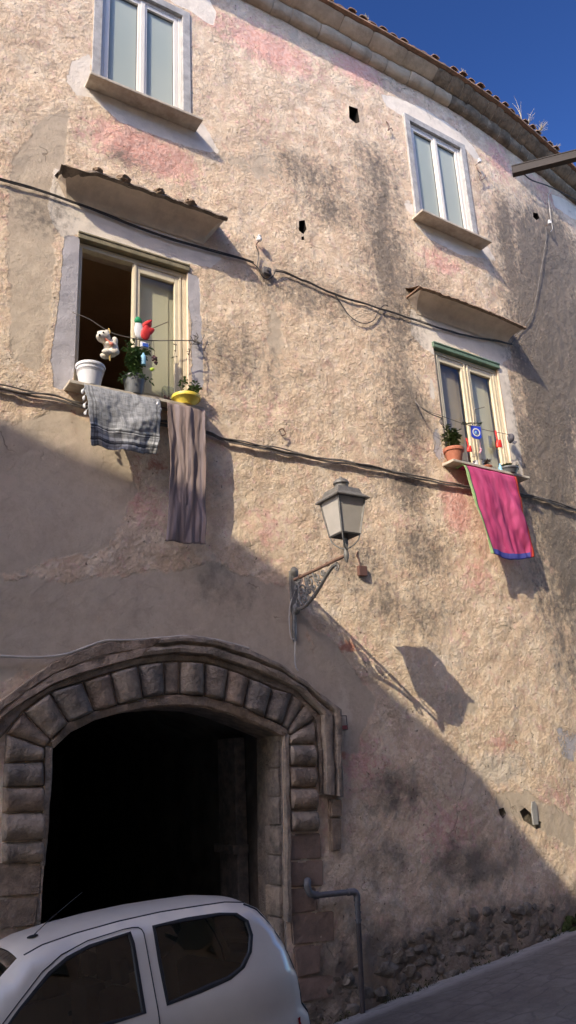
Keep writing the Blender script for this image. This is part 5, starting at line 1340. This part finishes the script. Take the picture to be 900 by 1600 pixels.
# ------------------------------------------------------------------ white car
def car():
    C0 = Vector((1.75, -1.35, -2.5))
    T = Matrix.Translation(C0) @ Matrix.Rotation(-math.atan(.088), 4, 'Y') @ Matrix.Rotation(-math.atan(.1), 4, 'X')
    root = thing('parked_car', 'small white three-door hatchback parked in front of the archway', 'car', C0)
    # half width as function of height / position
    def hw(x, z):
        if z > .86: w = .752 - (z - .86) * .235 - .25 * max(0, z - 1.3) ** 1.5
        else: w = .752 - .10 * ((.86 - z) / .86) ** 2.2 - .012 * math.exp(-((z - .62) / .06) ** 2)
        e = max(0, (x - .95)) / .72; w -= .12 * min(e, 1) ** 2.8
        e = max(0, (-x - .8)) / .88; w -= .13 * min(e, 1.05) ** 2.4
        return w
    def sy(x, z):
        e = float(poly_dist(np.array([x]), np.array([z]), top, False)[0]); k = max(0, 1 - e / .075)
        return hw(x, z) - .075 * (1 - math.sqrt(max(0, 1 - k * k))) * .85
    # outline of the side (x forward negative)
    top = [(-1.68, .42), (-1.69, .55), (-1.64, .68), (-1.50, .78), (-1.2, .87), (-.92, .925), (-.84, .95), (-.70, 1.05), (-.52, 1.18), (-.34, 1.315), (-.24, 1.385), (-.12, 1.415), (.1, 1.432), (.4, 1.438), (.7, 1.43), (.98, 1.408), (1.20, 1.388), (1.36, 1.352), (1.46, 1.295), (1.54, 1.19), (1.61, 1.07), (1.665, .93), (1.70, .76), (1.71, .62), (1.745, .56), (1.755, .46), (1.72, .32)]
    bot = [(1.60, .24), (1.35, .22)]
    def wheel_arc(cx, r=.315): return [(cx + r * math.cos(a), .27 + r * math.sin(a)) for a in [math.pi * i / 10 for i in range(11)]]
    bot += wheel_arc(1.03) + [(.6, .2), (-.7, .2)] + wheel_arc(-1.12) + [(-1.5, .22), (-1.62, .28)]
    outline = top + bot
    dT = .155
    door_win = [(-.53, .905), (-.50, .965), (-.33, 1.115), (-.12, 1.27), (.0, 1.325), (.15, 1.358), (.44, 1.372), (.452, 1.30), (.452, .9)]
    q_win = [(.60, .905), (.595, 1.15), (.60, 1.372), (.85, 1.365), (1.1, 1.343), (1.24, 1.312), (1.32, 1.245), (1.33, 1.15), (1.285, 1.05), (1.20, .975), (1.08, .935), (.85, .915)]
    def dense(p, st=.05): return poly_loop(p, st)
    def side(sgn, wins):
        vs = [Vector(p) for p in dense(outline, .06)]; ed = [(i, (i + 1) % len(vs)) for i in range(len(vs))]
        nout = len(vs)
        for w in wins:
            o = len(vs); d = dense(w, .05); vs += [Vector(p) for p in d]; ed += [(o + i, o + (i + 1) % len(d)) for i in range(len(d))]
        for x in np.arange(-1.65, 1.74, .06):
            for z in np.arange(.22, 1.42, .06):
                a = np.array([x]); b = np.array([z])
                if not in_poly(a, b, outline)[0] or poly_dist(a, b, outline)[0] < .03: continue
                if any(in_poly(a, b, w)[0] or poly_dist(a, b, w)[0] < .03 for w in wins): continue
                vs.append(Vector((x, z)))
        V, _, Fc, _, _, _ = geometry.delaunay_2d_cdt(vs, ed, [], 0, 1e-5)
        Vn = np.array([[v.x, v.y] for v in V]); m = MB(T)
        dd = poly_dist(Vn[:, 0], Vn[:, 1], top, False)
        for (x, z), e in zip(Vn, dd):
            r = .075; k = max(0, 1 - e / r); rd = r * (1 - math.sqrt(max(0, 1 - k * k))) * .85
            m.pt((x, sgn * (hw(x, z) - rd), z))
        for f in Fc:
            c = Vn[list(f)].mean(axis=0); a = np.array([c[0]]); b = np.array([c[1]])
            if not in_poly(a, b, outline)[0] or any(in_poly(a, b, w)[0] for w in wins): continue
            m.f.append(tuple(f))
        return m
    shell = MB(T)
    for sg in (-1, 1):
        s = side(sg, [door_win, q_win]); o = len(shell.v); shell.v += s.v; shell.f += [tuple(i + o for i in f) for f in s.f]
    # surface across: bonnet, roof, tail (windscreen and rear glass cut out)
    tops = dense(top, .05)[: -1]
    tops = [p for p in tops if not (p[0] > 1.3 and p[1] < .3)]
    ei = [i for i, p in enumerate(tops) if abs(p[0] - 1.66) < .02 and abs(p[1] - .32) < .03]
    path = [];
    for i in range(len(top) - 1):
        a, b = top[i], top[i + 1]; n = max(1, int(math.hypot(b[0] - a[0], b[1] - a[1]) / .04))
        for k in range(n): path.append((a[0] + (b[0] - a[0]) * k / n, a[1] + (b[1] - a[1]) * k / n))
    path.append(top[-1])
    def crown(x, z, s):
        if z > 1.3 : return (0, .05 * (1 - abs(s) ** 2.4))
        if x < -.84: return (-.10 * (1 - s * s) if z < .8 else 0, .035 * (1 - s * s))
        if x < 0: return (-.07 * (1 - s * s), .015 * (1 - s * s))
        return (.07 * (1 - s * s), .01 * (1 - s * s))
    M = 16
    def pt_across(x, z, j, shrink=0.0):
        s = -1 + 2 * j / M; r = .075 * .85
        w = hw(x, z) - r; dx, dz = crown(x, z, s); k = 1
        if 1.2 < z <= 1.3 and x > 0: t_ = (z - 1.2) / .1; a = crown(x, 1.31, s); b = crown(x, 1.1, s); dx, dz = b[0] + (a[0] - b[0]) * t_, b[1] + (a[1] - b[1]) * t_
        return (x + dx, s * w, z + dz)
    ws, rg, roofi, rest = [], [], [], []
    o = len(shell.v)
    for (x, z) in path:
        for j in range(M + 1): shell.pt(pt_across(x, z, j))
    glassf = {'windscreen': [], 'rear_glass': []}
    for i in range(len(path) - 1):
        x = (path[i][0] + path[i + 1][0]) / 2; z = (path[i][1] + path[i + 1][1]) / 2
        for j in range(M):
            a = o + i * (M + 1) + j; f = (a, a + 1, a + M + 2, a + M + 1)
            if -.80 < x < -.27 and .97 < z < 1.372 and 1 <= j < M - 1: glassf['windscreen'].append((i, j))
            elif x > 1.40 and .90 < z < 1.24 and 1 <= j < M - 1: glassf['rear_glass'].append((i, j))
            else: shell.f.append(f)
    bmx = bmesh.new()
    o_ = shell.build('body', 'car_paint', root, smooth='full')
    b = bmesh.new(); b.from_mesh(o_.data); bmesh.ops.remove_doubles(b, verts=b.verts[:], dist=.004); bmesh.ops.dissolve_degenerate(b, edges=b.edges[:], dist=.003); bmesh.ops.recalc_face_normals(b, faces=b.faces[:]); b.to_mesh(o_.data); b.free()
    o_.data.shade_smooth(); o_.data.set_sharp_from_angle(angle=math.radians(50)); wn_ = o_.modifiers.new('weighted', 'WEIGHTED_NORMAL'); wn_.keep_sharp = True; wn_.weight = 80
    for nm, cells in glassf.items():
        m = MB(T)
        for (i, j) in cells: m.face(*[m.pt(Vector(pt_across(*path[i + di], j + dj)) + Vector((.01 if nm == 'windscreen' else -.01, 0, -.006))) for di, dj in ((0, 0), (0, 1), (1, 1), (1, 0))])
        g = m.build(nm, 'car_glass', root, smooth='full')
        b = bmesh.new(); b.from_mesh(g.data); bmesh.ops.remove_doubles(b, verts=b.verts[:], dist=.001); b.to_mesh(g.data); b.free()
    # side glass and black rubber surrounds
    for sg in (-1, 1):
        for nm, w in (('door_window', door_win), ('quarter_window', q_win)):
            d = dense(w, .05); cx = sum(p[0] for p in d) / len(d); cz = sum(p[1] for p in d) / len(d)
            g = MB(T); c = g.pt((cx, sg * (sy(cx, cz) - .014), cz)); ids = [g.pt((x, sg * (sy(x, z) - .014), z)) for x, z in d]
            mid = [g.pt(((x + cx) / 2, sg * (sy((x + cx) / 2, (z + cz) / 2) - .014), (z + cz) / 2)) for x, z in d]; n = len(d)
            for i in range(n): g.face(ids[i], ids[(i + 1) % n], mid[(i + 1) % n], mid[i]); g.face(mid[i], mid[(i + 1) % n], c)
            gl = g.build(nm, 'car_glass', root, smooth='full')
            k = MB(T)
            def sh(p, q): 
                x, z = p; L = math.hypot(x - cx, z - cz); return (x + (cx - x) * q / L, z + (cz - z) * q / L)
            for i in range(n):
                a, b_ = d[i], d[(i + 1) % n]; rows = []
                for (q, of) in ((-.004, .002), (.0, .0035), (.018, .002), (.026, -.012)):
                    pa, pb = sh(a, q), sh(b_, q); rows.append((k.pt((pa[0], sg * (sy(*pa) + of), pa[1])), k.pt((pb[0], sg * (sy(*pb) + of), pb[1]))))
                for r0, r1 in zip(rows, rows[1:]): k.face(r0[0], r0[1], r1[1], r1[0])
            k.build('window_seal', 'rubber', gl, smooth=True)
        # shut lines: door edges and tailgate, roof drip rail
        k = MB(T)
        def ln(pts, r=.0045, of=.0):
            pp = []
            for a, b_ in zip(pts, pts[1:]):
                n = max(1, int(math.hypot(b_[0] - a[0], b_[1] - a[1]) / .05))
                for q in range(n): x = a[0] + (b_[0] - a[0]) * q / n; z = a[1] + (b_[1] - a[1]) * q / n; pp.append((x, sg * (sy(x, z) + of), z))
            pp.append((pts[-1][0], sg * (sy(*pts[-1]) + of), pts[-1][1])); k.tube(pp, r, 6)
        ln([(.535, .3), (.535, .9), (.53, 1.34), (.52, 1.368), (.50, 1.384), (.46, 1.392), (.40, 1.395), (.15, 1.384), (-.03, 1.345), (-.16, 1.28), (-.36, 1.12), (-.60, .92), (-.62, .84), (-.6, .3)], .0038)
        k.build('shut_line', 'rubber', root, smooth=True)
        k = MB(T); pp = []
        for (x, z) in path:
            if -.26 < x < 1.40 and z > 1.25: pp.append((x, sg * (hw(x, z) - .072 - .004), z + .003))
        k.tube(pp, .0065, 6); k.build('roof_rail', 'rubber', root, smooth=True)
        k = MB(T); pp = []
        for (x, z) in path:
            if x > 1.34 and z > .42: pp.append((x - .018, sg * (hw(x, z) - .045), z - .004 * (z > 1)))
        k.tube(pp, .008, 6); k.build('tailgate_seam', 'rubber', root, smooth=True)
        k = MB(T); k.grid(lambda s, t_: (1.70 - .10 * t_, sg * (hw(1.70 - .10 * t_, .5) - .025 + .03 * t_ ** .5), .36 + .19 * s), 6, 6)
        k.build('tail_light', 'tail_red', root, smooth='full')
        k = MB(T); k.blob((-1.56, sg * .5, .66), (.09, .14, .09), 3, .05); k.build('headlight', 'headlamp', root, smooth=True)
        k = MB(T); k.blob((-.62, sg * .86, .98), (.06, .09, .065), 3, .1); k.tube([(-.6, sg * .74, .93), (-.6, sg * .82, .96)], .02, 8); k.build('door_mirror', 'rubber', root, smooth=True)
        k = MB(T); k.box((.36, sg * (.752) - .008, .74), (.5, sg * .752 + .014, .775), .01); k.build('door_handle', 'rubber', root, smooth=True)
        for cx in (1.03, -1.12):
            wl = MB(T); Ry = Matrix.Rotation(math.radians(90), 3, 'X')
            wl.lathe([(.17, -.08), (.25, -.085), (.272, -.06), (.275, 0), (.272, .06), (.25, .085), (.17, .08)], (cx, sg * .63, .275), 32, axis=Ry); w_ = wl.build('wheel', 'tyre', root, smooth=True)
            wl = MB(T); wl.lathe([(0, -.06), (.04, -.066), (.07, -.05), (.14, -.06), (.172, -.078), (.175, -.05), (.175, .05), (.172, .078), (.14, .06), (.07, .05), (.04, .066), (0, .06)], (cx, sg * .63, .275), 32, axis=Ry); wl.build('rim', 'rim', w_, smooth=True)
    k = MB(T); k.box((-1.6, -.62, .2), (1.58, .62, .26)); k.build('underbody', 'rubber', root)
    for sy in (-.35, .35):
        k = MB(T); k.box((-.1, sy - .23, .26), (.45, sy + .23, .5), .06); k.box((.32, sy - .22, .45), (.5, sy + .22, 1.02), .07); k.box((.4, sy - .11, 1.04), (.47, sy + .11, 1.2), .03); k.build('seat', 'seat_fabric', root, smooth=True)
    k = MB(T); k.box((.85, -.56, .3), (1.3, .56, .55), .06); k.box((1.2, -.56, .5), (1.36, .56, .96), .06); k.build('rear_seat', 'seat_fabric', root, smooth=True)
    k = MB(T); k.box((-.8, -.6, .6), (-.45, .6, .93), .08); k.build('dashboard', 'rubber', root, smooth=True)
    k = MB(T); k.lathe([(.165, -.012), (.18, 0), (.165, .012), (.15, 0), (.165, -.012)], (-.3, -.35, .92), 24, axis=Matrix.Rotation(math.radians(65), 3, 'Y')); k.build('steering_wheel', 'rubber', root, smooth=True)
    # aerial on the roof front
    k = MB(T); k.blob((-.13, -.33, 1.462), (.04, .014, .011), 2, .0); k.tube([(-.12, -.33, 1.47), (.0, -.33, 1.545), (.22, -.335, 1.66)], [.0035, .0025, .0018], 6); k.build('aerial', 'rubber', root, smooth=True)
    for sy in (-1, 1):
        k = MB(T)
    return root
car()

# ------------------------------------------------------------------ camera, sun, sky
cam = bpy.data.cameras.new('camera'); co = bpy.data.objects.new('camera', cam); COL.objects.link(co)
Mx = Matrix([[ROT[i][j] for j in range(3)] + [(0, -DIST, 0)[i]] for i in range(3)] + [[0, 0, 0, 1]])
co.matrix_world = Mx
cam.sensor_fit = 'VERTICAL'; cam.sensor_height = 36; cam.lens = 36 * FOC / 1600; cam.clip_end = 500; cam.clip_start = .05
scene.camera = co
sd = Vector((1.9, 1, -1.58)).normalized()
sun = bpy.data.lights.new('sun', 'SUN'); sun.energy = 5.0; sun.angle = math.radians(.3); sun.color = (1, .905, .71)
so = bpy.data.objects.new('sun', sun); COL.objects.link(so); so.rotation_euler = sd.to_track_quat('-Z', 'Y').to_euler(); so.location = (-10, -15, 20)
w = bpy.data.worlds.new('World'); scene.world = w; w.use_nodes = True; nt = w.node_tree
sky = nt.nodes.new('ShaderNodeTexSky'); sky.sky_type = 'NISHITA'; sky.sun_disc = False
sky.sun_elevation = math.asin(-sd.z); sky.sun_rotation = math.atan2(-sd.x, -sd.y); sky.altitude = 100; sky.air_density = 1.0; sky.dust_density = 1.05; sky.ozone_density = 3.0
gam = nt.nodes.new('ShaderNodeGamma'); gam.inputs[1].default_value = 2.02; nt.links.new(sky.outputs[0], gam.inputs[0])
bg = nt.nodes['Background']; wm_ = nt.nodes.new('ShaderNodeMix'); wm_.data_type = 'RGBA'; wm_.blend_type = 'MULTIPLY'; wm_.inputs[0].default_value = 1; wm_.inputs[7].default_value = (1.10, 1.0, .93, 1)
nt.links.new(gam.outputs[0], wm_.inputs[6]); nt.links.new(wm_.outputs[2], bg.inputs[0]); bg.inputs[1].default_value = .074
scene.view_settings.view_transform = 'Standard'; scene.view_settings.look = 'None'; scene.view_settings.exposure = 0
